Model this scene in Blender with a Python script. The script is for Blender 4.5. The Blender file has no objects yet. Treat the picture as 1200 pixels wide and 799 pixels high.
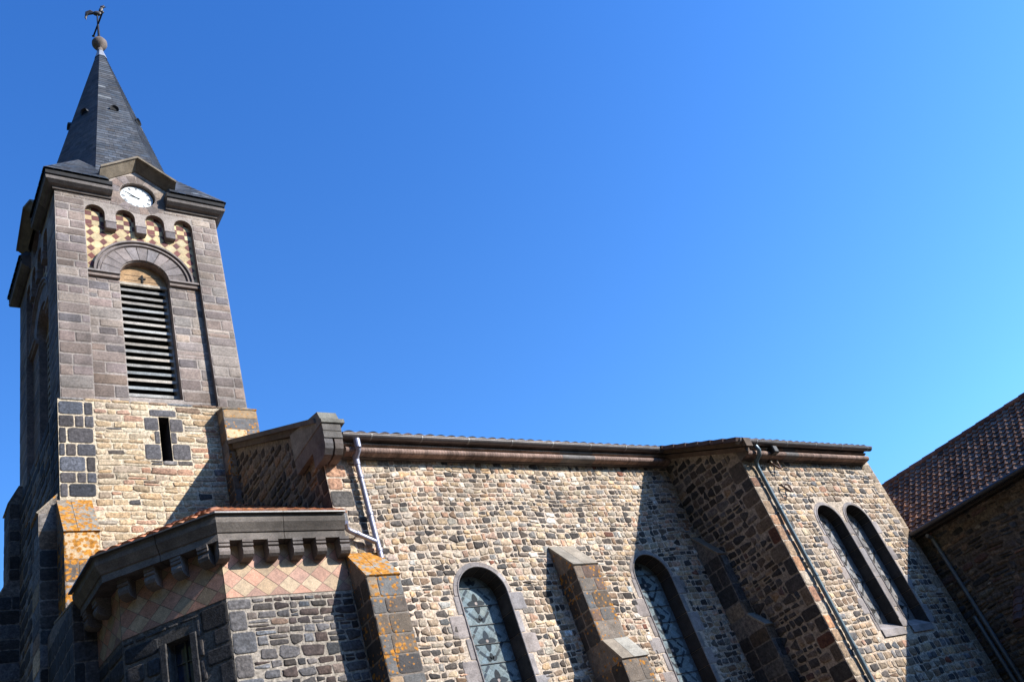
import bpy, math, random
from mathutils import Vector, Matrix
from mathutils.geometry import tessellate_polygon
rnd = random.Random(7)
R = math.radians
C = bpy.context.scene.collection
S = bpy.context.scene
EYE = 1.6                       # camera height; everything below is measured from eye level

# ------------------------------------------------------------------ camera
cam_d = bpy.data.cameras.new('camera'); cam = bpy.data.objects.new('camera', cam_d); C.objects.link(cam)
yaw, pitch, roll, fpx = .787921300, .584655756, -.376242732, 1032.73712
f = Vector((math.sin(yaw)*math.cos(pitch), math.cos(yaw)*math.cos(pitch), math.sin(pitch)))
r0 = Vector((math.cos(yaw), -math.sin(yaw), 0)); u0 = r0.cross(f)
rt = math.cos(roll)*r0 + math.sin(roll)*u0; up = -math.sin(roll)*r0 + math.cos(roll)*u0
cam.matrix_world = Matrix(((rt.x, up.x, -f.x, 0), (rt.y, up.y, -f.y, 0), (rt.z, up.z, -f.z, EYE), (0, 0, 0, 1)))
cam_d.sensor_width = 36; cam_d.sensor_fit = 'HORIZONTAL'; cam_d.lens = fpx/1200*36
cam_d.clip_start = .05; cam_d.clip_end = 20000
S.camera = cam

# ------------------------------------------------------------------ sky, sun, exposure
SUN = Vector((.855, -1, .71)).normalized()          # towards the sun
w = bpy.data.worlds.new('World'); S.world = w; w.use_nodes = True
nt = w.node_tree; bg = nt.nodes['Background']
sky = nt.nodes.new('ShaderNodeTexSky'); sky.sky_type = 'NISHITA'; sky.sun_disc = False
sky.sun_elevation = math.asin(SUN.z); sky.sun_rotation = math.atan2(SUN.x, SUN.y)
sky.air_density = 1.0; sky.dust_density = .7; sky.ozone_density = 3.0; sky.altitude = 600
tint = nt.nodes.new('ShaderNodeVectorMath'); tint.operation = 'MULTIPLY'          # deep summer blue overhead, paler towards the horizon
tco = nt.nodes.new('ShaderNodeTexCoord'); sep = nt.nodes.new('ShaderNodeSeparateXYZ'); nt.links.new(tco.outputs['Generated'], sep.inputs[0])
ramp = nt.nodes.new('ShaderNodeValToRGB'); nt.links.new(sep.outputs['Z'], ramp.inputs[0])
ramp.color_ramp.elements[0].position = .02; ramp.color_ramp.elements[0].color = (.76, .84, .86, 1)
ramp.color_ramp.elements[1].position = .85; ramp.color_ramp.elements[1].color = (.29, .70, 1.22, 1)
e_ = ramp.color_ramp.elements.new(.3); e_.color = (.52, .92, 1.25, 1)
nt.links.new(ramp.outputs[0], tint.inputs[1])
nt.links.new(sky.outputs[0], tint.inputs[0]); nt.links.new(tint.outputs[0], bg.inputs[0]); bg.inputs[1].default_value = .15
sl = bpy.data.lights.new('sun', 'SUN'); sl.energy = 3.9; sl.angle = R(.5); sl.color = (1, .95, .87)
so = bpy.data.objects.new('sun', sl); C.objects.link(so)
so.rotation_euler = SUN.to_track_quat('Z', 'Y').to_euler(); so.location = (20, -20, 30)
S.view_settings.view_transform = 'Standard'; S.view_settings.look = 'None'
S.view_settings.exposure = 0.95; S.view_settings.gamma = 1
S.render.engine = 'CYCLES'; S.cycles.max_bounces = 4; S.cycles.use_denoising = True

# ------------------------------------------------------------------ materials
def mat(name, rough=.85, bump=.25, bscale=40, var=.35, vscale=9, lichen=0, lcol=(.45, .19, .025), lscale=2.2, metal=0, spec=.3, stain=.25, grain=.25, col=None, gscale=None):
    """procedural surface: colour attribute x mottling, grain, large stains, optional lichen patches, bump"""
    m = bpy.data.materials.new(name); m.use_nodes = True
    n = m.node_tree.nodes; l = m.node_tree.links; b = n['Principled BSDF']
    b.inputs['Roughness'].default_value = rough; b.inputs['Metallic'].default_value = metal
    b.inputs['Specular IOR Level'].default_value = spec
    tc = n.new('ShaderNodeTexCoord')
    def noise(sc, det=4, ro=.6):
        t = n.new('ShaderNodeTexNoise'); t.inputs['Scale'].default_value = sc; t.inputs['Detail'].default_value = det
        t.inputs['Roughness'].default_value = ro; l.new(tc.outputs['Object'], t.inputs['Vector']); return t
    def rng(src, a, c, lo=.3, hi=.7):
        mr = n.new('ShaderNodeMapRange'); l.new(src, mr.inputs['Value'])
        for i, v in zip(('From Min', 'From Max', 'To Min', 'To Max'), (lo, hi, a, c)): mr.inputs[i].default_value = v
        return mr.outputs[0]
    def mul(a, bb):
        x = n.new('ShaderNodeMath'); x.operation = 'MULTIPLY'; l.new(a, x.inputs[0]); l.new(bb, x.inputs[1]); return x.outputs[0]
    if col is None:
        at = n.new('ShaderNodeAttribute'); at.attribute_name = 'Col'; base = at.outputs['Color']
    else:
        at = n.new('ShaderNodeRGB'); at.outputs[0].default_value = (*col, 1); base = at.outputs[0]
    n1 = noise(vscale); n2 = noise(gscale or bscale*1.6, 3); n3 = noise(.55, 3)
    fac = mul(mul(rng(n1.outputs['Fac'], 1-var, 1+var), rng(n2.outputs['Fac'], 1-grain, 1+grain)), rng(n3.outputs['Fac'], 1-stain, 1+stain*.6))
    vm = n.new('ShaderNodeVectorMath'); vm.operation = 'SCALE'; l.new(base, vm.inputs[0]); l.new(fac, vm.inputs['Scale'])
    out = vm.outputs[0]
    if lichen:
        ln = noise(lscale, 7, .72)
        vo_ = n.new('ShaderNodeTexVoronoi'); vo_.inputs['Scale'].default_value = 13; l.new(tc.outputs['Object'], vo_.inputs['Vector'])
        vs_ = n.new('ShaderNodeMath'); vs_.operation = 'MULTIPLY_ADD'; vs_.inputs[1].default_value = -.42; l.new(vo_.outputs['Distance'], vs_.inputs[0]); 
        ad_ = n.new('ShaderNodeMath'); ad_.operation = 'ADD'; ad_.inputs[1].default_value = .19; l.new(ln.outputs['Fac'], ad_.inputs[0]); l.new(ad_.outputs[0], vs_.inputs[2])
        mask = rng(vs_.outputs[0], 0, 1, .62-lichen*.34, .70-lichen*.30)
        mx = n.new('ShaderNodeMix'); mx.data_type = 'RGBA'; l.new(mask, mx.inputs[0]); l.new(out, mx.inputs[6])
        lv = n.new('ShaderNodeVectorMath'); lv.operation = 'SCALE'; lv.inputs[0].default_value = lcol
        l.new(rng(noise(18, 4).outputs['Fac'], .45, 1.5), lv.inputs['Scale']); l.new(lv.outputs[0], mx.inputs[7]); out = mx.outputs[2]
    l.new(out, b.inputs['Base Color'])
    if bump:
        bn = noise(bscale, 6, .65); bp = n.new('ShaderNodeBump'); bp.inputs['Strength'].default_value = bump; bp.inputs['Distance'].default_value = .02
        l.new(bn.outputs['Fac'], bp.inputs['Height']); l.new(bp.outputs[0], b.inputs['Normal'])
    return m
M = dict(
 rubble=mat('rubble_masonry', bump=.55, bscale=38, var=.42, vscale=13, grain=.42, gscale=27, stain=.28),
 ashlar=mat('ashlar_masonry', bump=.4, bscale=40, var=.24, vscale=5, stain=.42, grain=.28, gscale=24),
 lichen=mat('lichen_stone', bump=.45, bscale=30, var=.3, lichen=.42),
 lichen_heavy=mat('lichen_heavy_stone', bump=.45, bscale=30, var=.3, lichen=.7),
 lichen_some=mat('lichen_spotted_stone', bump=.45, bscale=30, var=.3, lichen=.16),
 carved=mat('carved_stone', bump=.25, bscale=30, var=.3, vscale=5, stain=.35),
 tile=mat('glazed_tile', rough=.6, bump=.1, var=.2, vscale=12),
 rooftile=mat('clay_roof_tile', bump=.3, bscale=50, var=.35, vscale=7),
 slate=mat('slate', rough=.62, bump=.15, var=.3, vscale=7, spec=.25),
 wood=mat('weathered_wood', bump=.2, var=.3, vscale=5, grain=.35),
 zinc=mat('zinc', rough=.45, metal=.35, bump=.05, var=.15, spec=.5),
 iron=mat('iron', rough=.5, metal=.3, bump=.1, var=.2),
 glass=mat('leaded_glass', rough=.6, bump=.06, bscale=22, var=.2, vscale=7, spec=.08),
 darkglass=mat('dark_glass', rough=.12, bump=.05, bscale=8, var=.2, spec=.8),
 enamel=mat('enamel', rough=.35, bump=0, var=.08, stain=.1, grain=.05),
)

# ------------------------------------------------------------------ mesh builder
class Frame:
    def __init__(s, O, U, N): s.O, s.U, s.N = Vector(O), Vector(U).normalized(), Vector(N).normalized()
    def p(s, u, v, w=0): return s.O + s.U*u + s.N*w + Vector((0, 0, v))
def front(y): return Frame((0, y, 0), (1, 0, 0), (0, -1, 0))
def left(x): return Frame((x, 0, 0), (0, -1, 0), (-1, 0, 0))     # u = -Y

class MB:
    def __init__(s): s.v, s.f, s.c, s.sm, s.mi = [], [], [], [], []
    def add(s, pts, faces, col, smooth=False, mi=0):
        k = len(s.v); s.v += [tuple(p) for p in pts]; s.c += [col]*len(pts)
        for fa in faces: s.f.append(tuple(k+i for i in fa)); s.sm.append(smooth); s.mi.append(mi)
    def poly(s, pts, col, mi=0): s.add(pts, [range(len(pts))], col, False, mi)
    def holed(s, fr, outer, holes, w, col, mi=0):
        loops = [[Vector((a, b, 0)) for a, b in lp] for lp in [outer]+holes]
        flat = [q for lp in loops for q in lp]
        tris = tessellate_polygon(loops)
        s.add([fr.p(q.x, q.y, w) for q in flat], [t if tri_ccw(flat, t) else t[::-1] for t in tris], col, False, mi)
    def box(s, fr, u0, u1, v0, v1, w0, w1, col, mi=0, bev=0):
        if bev:
            b = bev
            ring = lambda uu0, uu1, vv0, vv1, ww: [fr.p(uu0, vv0, ww), fr.p(uu1, vv0, ww), fr.p(uu1, vv1, ww), fr.p(uu0, vv1, ww)]
            s.add(ring(u0, u1, v0, v1, w0)+ring(u0, u1, v0, v1, w1-b)+ring(u0+b, u1-b, v0+b, v1-b, w1),
                  [(3, 2, 1, 0), (8, 9, 10, 11)]+[(i+o, (i+1) % 4+o, (i+1) % 4+4+o, i+4+o) for o in (0, 4) for i in range(4)], col, False, mi)
            return
        s.add([fr.p(u, v, ww) for ww in (w0, w1) for u, v in ((u0, v0), (u1, v0), (u1, v1), (u0, v1))],
              [(3, 2, 1, 0), (4, 5, 6, 7)]+[(i, (i+1) % 4, (i+1) % 4+4, i+4) for i in range(4)], col, False, mi)
    def extrude(s, prof, A, D, X, Y, col, mi=0, smooth=False):
        """prof: list of 2D (a,b) ccw, placed at A + a*X + b*Y, swept along D"""
        n = len(prof); A = Vector(A); D = Vector(D); X = Vector(X); Y = Vector(Y)
        p0 = [A+X*a+Y*b for a, b in prof]; p1 = [q+D for q in p0]
        s.add(p0+p1, [tuple(range(n))[::-1], tuple(range(n, 2*n))], col, False, mi)
        s.add(p0+p1, [(i, (i+1) % n, (i+1) % n+n, i+n) for i in range(n)], col, smooth, mi)
    def tube(s, path, r, col, n=10, mi=0, cap=True):
        path = [Vector(p) for p in path]; rings = []; ref = Vector((.13, .31, .94))
        for i, p in enumerate(path):
            t = (path[min(i+1, len(path)-1)]-path[max(i-1, 0)]).normalized()
            a = t.cross(ref)
            if a.length < .05: a = t.cross(Vector((1, 0, 0)))
            a.normalize(); b = t.cross(a); rr = r[i] if isinstance(r, (list, tuple)) else r
            rings.append([p+a*math.cos(2*math.pi*k/n)*rr+b*math.sin(2*math.pi*k/n)*rr for k in range(n)])
        pts = [q for rg in rings for q in rg]
        fs = [(i*n+k, i*n+(k+1) % n, (i+1)*n+(k+1) % n, (i+1)*n+k) for i in range(len(path)-1) for k in range(n)]
        s.add(pts, fs, col, True, mi)
        if cap: s.add(rings[0]+rings[-1], [tuple(range(n))[::-1], tuple(range(n, 2*n))], col, False, mi)
    def lathe(s, c, prof, col, n=20, mi=0):
        c = Vector(c); pts = [c+Vector((r*math.cos(2*math.pi*k/n), r*math.sin(2*math.pi*k/n), z)) for r, z in prof for k in range(n)]
        s.add(pts, [(i*n+k, i*n+(k+1) % n, (i+1)*n+(k+1) % n, (i+1)*n+k) for i in range(len(prof)-1) for k in range(n)], col, True, mi)
    def sweep(s, path, prof, z, cols, mi=0):
        """moulding: prof (out, dz) bottom to top along a plan path, mitred; cols: one colour or one per profile segment"""
        n = len(path); dirs = [(Vector(path[i+1])-Vector(path[i])).normalized() for i in range(n-1)]
        nor = [Vector((d.y, -d.x)) for d in dirs]; rings = []
        for i in range(n):
            a = nor[max(i-1, 0)]; b = nor[min(i, n-2)]; m = (a+b).normalized(); m = m/max(.3, m.dot(b))
            rings.append([Vector((path[i][0]+m.x*o, path[i][1]+m.y*o, z+h)) for o, h in prof])
        k = len(prof)
        for j in range(k-1):
            c = cols[j] if isinstance(cols, list) else cols
            for i in range(n-1):
                L = (rings[i+1][0]-rings[i][0]).length; m = max(1, int(L/.75))
                for q in range(m):
                    t0, t1 = q/m+(.004/L if q else 0), (q+1)/m-(.004/L if q < m-1 else 0); cc_ = tuple(x*(.86+.28*((q*37+i*17) % 10)/10) for x in c)
                    s.poly([rings[i][j].lerp(rings[i+1][j], t0), rings[i][j].lerp(rings[i+1][j], t1), rings[i][j+1].lerp(rings[i+1][j+1], t1), rings[i][j+1].lerp(rings[i+1][j+1], t0)], cc_, mi)
        c = cols[0] if isinstance(cols, list) else cols
        s.poly(rings[0], c, mi); s.poly(rings[-1][::-1], c, mi)
    # ---- masonry
    def stone(s, fr, u0, u1, v0, v1, col, d=.015, ex=4, gap=.016, jit=.06, warp=None, n=12, w=0, mi=0, cap_smooth=True):
        cu, cv = (u0+u1)/2, (v0+v1)/2; hu, hv = (u1-u0-gap)/2, (v1-v0-gap)/2
        if hu < .012 or hv < .012: return
        rr = [1+rnd.uniform(-jit, jit*.5) for _ in range(n)]; tu, tv = rnd.gauss(0, .3), rnd.gauss(0, .3); rot = rnd.gauss(0, jit*.9) if ex < 7 else 0; wed = rnd.gauss(0, jit*1.6) if ex < 7 else 0; kr = .8 if ex < 7 else 1
        if abs(rot) > .12: rot = .12
        pts = []
        for sc, ww in ((1, -.008), (.95, d*.6), (.72, d)):
            for k in range(n):
                a = 2*math.pi*(k+.5)/n; c, q = math.cos(a), math.sin(a)
                x = math.copysign(abs(c)**(2/ex), c); y = math.copysign(abs(q)**(2/ex), q)
                ins = 1 if sc == 1 else 1-(1-sc)*min(1, .09/max(.05, min(hu, hv)))
                pu = hu*x*rr[k]*(ins if hu < hv else 1-(1-ins)*hv/hu); pv = hv*y*rr[k]*(ins if hv < hu else 1-(1-ins)*hu/hv)
                pv *= 1+wed*pu/hu
                if rot: pu, pv = pu-pv*rot, pv+pu*rot*min(1, hv/hu)
                U, V = cu+pu, cv+pv
                pts.append(fr.p(U, V+(warp(U, V) if warp else 0), w+ww+((tu*pu/hu+tv*pv/hv)*d*.5 if ww > 0 else 0)))
        fs = [(i*n+k, i*n+(k+1) % n, (i+1)*n+(k+1) % n, (i+1)*n+k) for i in range(2) for k in range(n)]
        s.add(pts, fs+[tuple(range(2*n, 3*n))], col, cap_smooth, mi)
    def rubble(s, fr, u0, u1, v0, v1, pal, rows=(.1, .15), wid=(.12, .3), ex=3.2, gap=.02, d=.015, jit=.07, excl=None, wav=.02, mi=0, split=.12, keep=1.0):
        ph = rnd.random()*9
        warp = lambda u, v: wav*(math.sin(u*1.1+ph+v*.6)+.6*math.sin(u*2.9+2*ph-v*1.3)) if wav else 0
        v = v0
        while v < v1-.03:
            h = rnd.uniform(*rows)
            if v+h > v1 or v1-v-h < .05: h = v1-v
            ivs = [(u0, u1)]
            for a, b in sorted(excl(v, v+h) if excl else []):
                nx = []
                for x, y in ivs:
                    if b <= x or a >= y: nx.append((x, y)); continue
                    if a > x: nx.append((x, a))
                    if b < y: nx.append((b, y))
                ivs = nx
            for x, y in ivs:
                u = x
                while u < y-.02:
                    ww = rnd.uniform(*wid)*(h/(sum(rows)/2))**.4
                    if u+ww > y or y-u-ww < wid[0]*.6: ww = y-u
                    if ww > wid[1]*1.6: ww = ww/2
                    c = pal((u+ww/2), v+h/2)
                    if rnd.random() < split and h > .09:
                        m = rnd.uniform(.4, .6)*h
                        s.stone(fr, u, u+ww, v, v+m, c, d*rnd.uniform(.6, 1.3), ex, gap, jit, warp, mi=mi)
                        s.stone(fr, u, u+ww, v+m, v+h, pal(u, v), d*rnd.uniform(.6, 1.3), ex, gap, jit, warp, mi=mi)
                    elif rnd.random() < keep:
                        k = h*rnd.uniform(0, .14)
                        s.stone(fr, u, u+ww, v+k*rnd.random(), v+h-k*rnd.random(), c, d*rnd.uniform(.5, 1.4), ex*rnd.choice((.75, 1, 1.2, 1.7)) if ex < 7 else ex, gap*rnd.uniform(.5, 1.5), jit, warp, mi=mi)
                    u += ww
            v += h
    def build(s, name, mats, parent=None, origin=None, recenter=False):
        o_ = Vector(origin) if origin is not None else (ORIG if parent is not None else Vector((0, 0, 0)))
        me = bpy.data.meshes.new(name)
        me.from_pydata([tuple(Vector(p)-o_) for p in s.v], [], s.f)
        at = me.color_attributes.new('Col', 'FLOAT_COLOR', 'POINT')
        at.data.foreach_set('color', [x for c in s.c for x in (c[0], c[1], c[2], 1)])
        me.polygons.foreach_set('use_smooth', s.sm); me.polygons.foreach_set('material_index', s.mi)
        for m in (mats if isinstance(mats, list) else [mats]): me.materials.append(m)
        me.update(); ob = bpy.data.objects.new(name, me); C.objects.link(ob)
        if parent is not None: ob.parent = parent
        else: ob.location = o_
        return ob
def tri_ccw(p, t):
    a, b, c = (p[i] for i in t); return (b.x-a.x)*(c.y-a.y)-(b.y-a.y)*(c.x-a.x) > 0
def clip(poly, a, b, c):
    """keep a*x+b*y<=c"""
    out = []
    for i in range(len(poly)):
        p, q = poly[i], poly[(i+1) % len(poly)]; dp = a*p[0]+b*p[1]-c; dq = a*q[0]+b*q[1]-c
        if dp <= 0: out.append(p)
        if dp*dq < 0: t = dp/(dp-dq); out.append((p[0]+(q[0]-p[0])*t, p[1]+(q[1]-p[1])*t))
    return out
def arch_pts(uc, r, vs, n=18, a0=0, a1=180): return [(uc+r*math.cos(R(a0+(a1-a0)*i/n)), vs+r*math.sin(R(a0+(a1-a0)*i/n))) for i in range(n+1)]
def jitc(c, k=.1):
    g = max(.5, rnd.gauss(1, k)); t_ = rnd.gauss(0, k*.3); return tuple(max(.01, x*g*m_) for x, m_ in zip(c, (1+t_, 1, 1-t_)))
def palette(items, k=.14):
    tot = sum(w_ for w_, _ in items)
    def f_(u, v):
        x = rnd.random()*tot
        for w_, c in items:
            x -= w_
            if x <= 0: return jitc(c, k)
        return jitc(items[-1][1], k)
    return f_
def tag(o, label=None, cat=None, group=None, kind=None):
    for k, v in (('label', label), ('category', cat), ('group', group), ('kind', kind)):
        if v: o[k] = v
def empty(name, loc):
    o = bpy.data.objects.new(name, None); C.objects.link(o); o.location = loc; return o

# stone colours (linear albedo)
BASALT = (.055, .049, .046); BASALT2 = (.092, .083, .078); GREY = (.19, .175, .165); TAN = (.47, .335, .20); BEIGE = (.40, .315, .23)
PINK = (.45, .26, .17); WHITE = (.6, .55, .48); BRICK = (.25, .085, .05); BROWN = (.22, .15, .10); RUST = (.16, .09, .07); CREAM = (.55, .43, .29)
MORTAR = (.56, .45, .345); MAUVE = (.25, .198, .172); DRESS = (.30, .265, .25); DARKDRESS = (.12, .105, .095)

# ------------------------------------------------------------------ ground (structure)
g = MB(); G = -EYE
g.poly([(-3000, -3000, G), (3000, -3000, G), (3000, 3000, G), (-3000, 3000, G)], (.06, .052, .043))
go = g.build('ground', mat('gravel_ground', bump=.5, bscale=25, var=.3, vscale=2, stain=.3)); tag(go, kind='structure')

# unseen ring added to block low sky and deepen the shade (structure): high to the west and south west, low to the north east
hm = MB(); NA, NR = 72, 10
def blocker_el(az):      # skyline elevation in degrees, azimuth from +Y towards +X
    k = [(0, 16), (40, 9), (90, 8), (125, 8), (160, 15), (190, 27), (225, 37), (270, 39), (310, 33), (340, 23), (360, 16)]
    for (a0, e0), (a1, e1) in zip(k, k[1:]):
        if az <= a1: return e0+(e1-e0)*(az-a0)/(a1-a0)
for i in range(NA):
    az = 360*i/NA; e = blocker_el(az)+1.2*math.sin(i*1.7)+.8*math.sin(i*3.1)
    for j in range(NR+1):
        r_ = 70+j*23; h = (70+.8*NR*23)*math.tan(R(e))*(.5-.5*math.cos(math.pi*min(1, j/NR/.8)))
        hm.v.append((r_*math.sin(R(az)), r_*math.cos(R(az)), G-.3+h+rnd.uniform(-.8, .8)*(j > 0))); hm.c.append((.035, .045, .02))
for i in range(NA):
    for j in range(NR): hm.f.append((i*(NR+1)+j, i*(NR+1)+j+1, ((i+1) % NA)*(NR+1)+j+1, ((i+1) % NA)*(NR+1)+j)); hm.sm.append(True); hm.mi.append(0)
ho = hm.build('unseen_sky_blocker', mat('sky_blocker_surface', bump=.6, bscale=1.5, var=.5, vscale=.3, rough=1, spec=.05)); tag(ho, kind='structure')

# ------------------------------------------------------------------ church (one building)
ORIG = Vector((10, 14, G))
church = empty('church', ORIG)
tag(church, 'stone village church with slate spired bell tower, buttressed nave and polygonal side apse', 'church')

# ---- generic pieces
def buttress(name, parent, u0, u1, Yw, steps, pal, mats, fr=front, top_mi=1, quoin=(.22, .4), label=None):
    """steps: list of (z, depth) from top at the wall down; sloped where depth grows; drawn as a prism faced with blocks"""
    F = fr(Yw); b = MB(); side = [(dd, z) for z, dd in steps]
    prof = [(-.05, steps[0][0])]+side+[(side[-1][0], G), (-.05, G)]
    # core
    for uu, flip in ((u0, False), (u1, True)):
        pts = [F.p(uu, z, dd) for dd, z in prof]
        b.holed(Frame(F.p(uu, 0, 0), F.N, F.U*(-1 if not flip else 1)), [(dd, z) for dd, z in prof], [], 0, BUTM)
    for (z0, d0), (z1, d1) in zip(steps, steps[1:]+[(G, steps[-1][1])]):
        slope = d1 > d0+.02
        b.poly([F.p(u0, z1, d1), F.p(u1, z1, d1), F.p(u1, z0, d0), F.p(u0, z0, d0)], (.25, .2, .15) if slope else BUTM, top_mi if slope else 0)
        if slope:      # weathering slabs
            L = math.hypot(z0-z1, d1-d0); T = Vector(F.p(0, z1, d1)-F.p(0, z0, d0)).normalized(); Nn = F.U.cross(-T)
            cuts = [u0-.012, (u0+u1)/2+rnd.uniform(-.1, .1), u1+.012]
            for a, c in zip(cuts, cuts[1:]):
                o = F.p(a+.004, z0, d0); c_ = jitc((.3, .25, .19), .15); k = .035; e = T*(L+.015)
                U_ = F.U*(c-a-.008)
                b.add([o, o+e, o+e+U_, o+U_, o+Nn*k, o+e+Nn*k, o+e+U_+Nn*k, o+U_+Nn*k],
                      [(4, 5, 6, 7), (0, 4, 7, 3), (1, 2, 6, 5), (0, 1, 5, 4), (3, 7, 6, 2)], c_, False, top_mi)
        else:
            v = z1 if z1 > G else max(G, -.2)
            while v < z0-.05:
                h = rnd.uniform(*quoin); h = z0-v if z0-v-h < .15 else h
                k = rnd.choice([0, 0, .38, .62, .3])
                cs = [u0, u1] if k == 0 else [u0, u0+(u1-u0)*k, u1]
                for a, c in zip(cs, cs[1:]): b.stone(F, a-.006, c+.006, v, v+h, pal(a, v), .008, 9, .018, .015, None, w=d1, cap_smooth=False)
                for fs, sg in ((Frame(F.p(u0, 0, 0), F.N, -F.U), 1), (Frame(F.p(u1, 0, 0), -F.N, F.U), -1)):
                    dl = 0
                    while dl < d1-.02:
                        ww = rnd.choice([.24, .34, .5]); ww = d1-dl if d1-dl-ww < .14 else ww
                        q0, q1 = sorted((sg*(d1-dl-ww), sg*(d1-dl)))
                        b.stone(fs, q0, q1, v, v+h, jitc((.06, .053, .048), .2) if rnd.random() < .65 else tuple(x*.75 for x in pal(0, v)), .006, 8, .018, .02, None, cap_smooth=False); dl += ww  # side blocks mostly darker than the front: shade put into their colour
                v += h
    o = b.build(name, mats, parent); tag(o, label); return o
BUTM = (.2, .168, .14)

def arch_window(fr, uc, hw, v0, vs, depth, col, name, parent, label=None, ring=.1, jamb=(.14, .34), bh=.36, sill=.22, lmul=1, splay=.0):
    """dressed surround: voussoirs, alternating jamb blocks, reveals, sloping sill. Returns hole loop."""
    b = MB(); n = 9; pr = .012
    for i in range(n):
        a0, a1 = 180*i/n, 180*(i+1)/n; m = 4; c = jitc(col, .1)
        inn = arch_pts(uc, hw, vs, m, a0+.35, a1-.35); out = arch_pts(uc, hw+ring, vs, m, a0+.35, a1-.35)
        k = m+1
        b.add([fr.p(u, v, pr) for u, v in inn]+[fr.p(u, v, pr) for u, v in out], [(j, k+j, k+j+1, j+1) for j in range(m)], c)
        b.add([fr.p(u, v, pr) for u, v in out]+[fr.p(u, v, -.02) for u, v in out], [(j, k+j, k+j+1, j+1) for j in range(m)], c)
        ri = arch_pts(uc, hw-splay, vs, m, a0+.35, a1-.35)
        b.add([fr.p(u, v, pr) for u, v in inn]+[fr.p(u, v, -depth) for u, v in ri], [(j, j+1, k+j+1, k+j) for j in range(m)], jitc((.055, .05, .047), .15))  # arch reveal coloured near-black to deepen the shade inside the opening
    mo = arch_pts(uc, hw+.028, vs, 28); mi_ = arch_pts(uc, hw+.002, vs, 28)           # roll moulding round the arch
    b.tube([fr.p(uc-hw-.016, v0+.2, pr)]+[fr.p(u, v, pr) for u, v in arch_pts(uc, hw+.016, vs, 24)][::-1]+[fr.p(uc+hw+.016, v0+.2, pr)], .017, jitc(col, .05), 6)
    v = vs; k = 0
    while v > v0+.01:
        h = min(bh*rnd.uniform(.85, 1.15), v-v0); h = v-v0 if v-v0-h < .12 else h
        for sd in (-1, 1):
            jw = jamb[(k+(sd > 0)) % 2]; a, c = sorted((uc+sd*hw, uc+sd*(hw+jw)))
            b.stone(fr, a, c, v-h, v, jitc(col, .1), pr, 12, .01, .01, None, cap_smooth=False)
            x = uc+sd*hw; xi = uc+sd*(hw-splay)
            q = [fr.p(x, v-h+.004, pr), fr.p(x, v-.004, pr), fr.p(xi, v-.004, -depth), fr.p(xi, v-h+.004, -depth)]
            b.poly(q if sd < 0 else q[::-1], jitc((.055, .05, .047), .15))  # jamb reveals carry the same painted shade
        v -= h; k += 1
    # sill
    b.poly([fr.p(uc-hw, v0, .03), fr.p(uc+hw, v0, .03), fr.p(uc+hw-splay, v0+sill, -depth), fr.p(uc-hw+splay, v0+sill, -depth)], jitc(col, .05))
    b.poly([fr.p(uc-hw, v0-.14, .03), fr.p(uc+hw, v0-.14, .03), fr.p(uc+hw, v0, .03), fr.p(uc-hw, v0, .03)], col)
    # backing so that joints are closed
    for sd in (-1, 1):
        q = [fr.p(uc+sd*(hw+.008), v0-.1, -.004), fr.p(uc+sd*(hw+.008), vs, -.004), fr.p(uc+sd*(hw+.008-splay), vs, -depth-.02), fr.p(uc+sd*(hw+.008-splay), v0-.1, -depth-.02)]
        b.poly(q if sd < 0 else q[::-1], tuple(x*.6 for x in MORTAR))
    b.add([fr.p(u, v, -.004) for u, v in arch_pts(uc, hw+.008, vs, 20)]+[fr.p(u, v, -depth-.02) for u, v in arch_pts(uc, hw+.008-splay, vs, 20)], [(j, j+1, 22+j, 21+j) for j in range(20)], tuple(x*.6 for x in MORTAR))
    b.add([fr.p(u, v, -.004) for u, v in arch_pts(uc, hw, vs, 20)]+[fr.p(u, v, -.004) for u, v in arch_pts(uc, hw+ring, vs, 20)], [(j, 21+j, 22+j, j+1) for j in range(20)], MORTAR)
    o = b.build(name, M['carved'] if lmul else M['ashlar'], parent); tag(o, label)
    return [(uc-hw, v0)] + [(uc+hw, v0)] + arch_pts(uc, hw, vs, 20)
def arch_excl(uc, hw, v0, vs, ring, jamb):
    def f_(a, b):
        if b < v0-.14 or a > vs+hw+ring: return []
        if a >= vs-.01:
            y = max(0, a-vs); rr = hw+ring
            if y >= rr: return []
            h = math.sqrt(rr*rr-y*y); return [(uc-h, uc+h)]
        return [(uc-hw-jamb*.72, uc+hw+jamb*.72)]
    return f_
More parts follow.
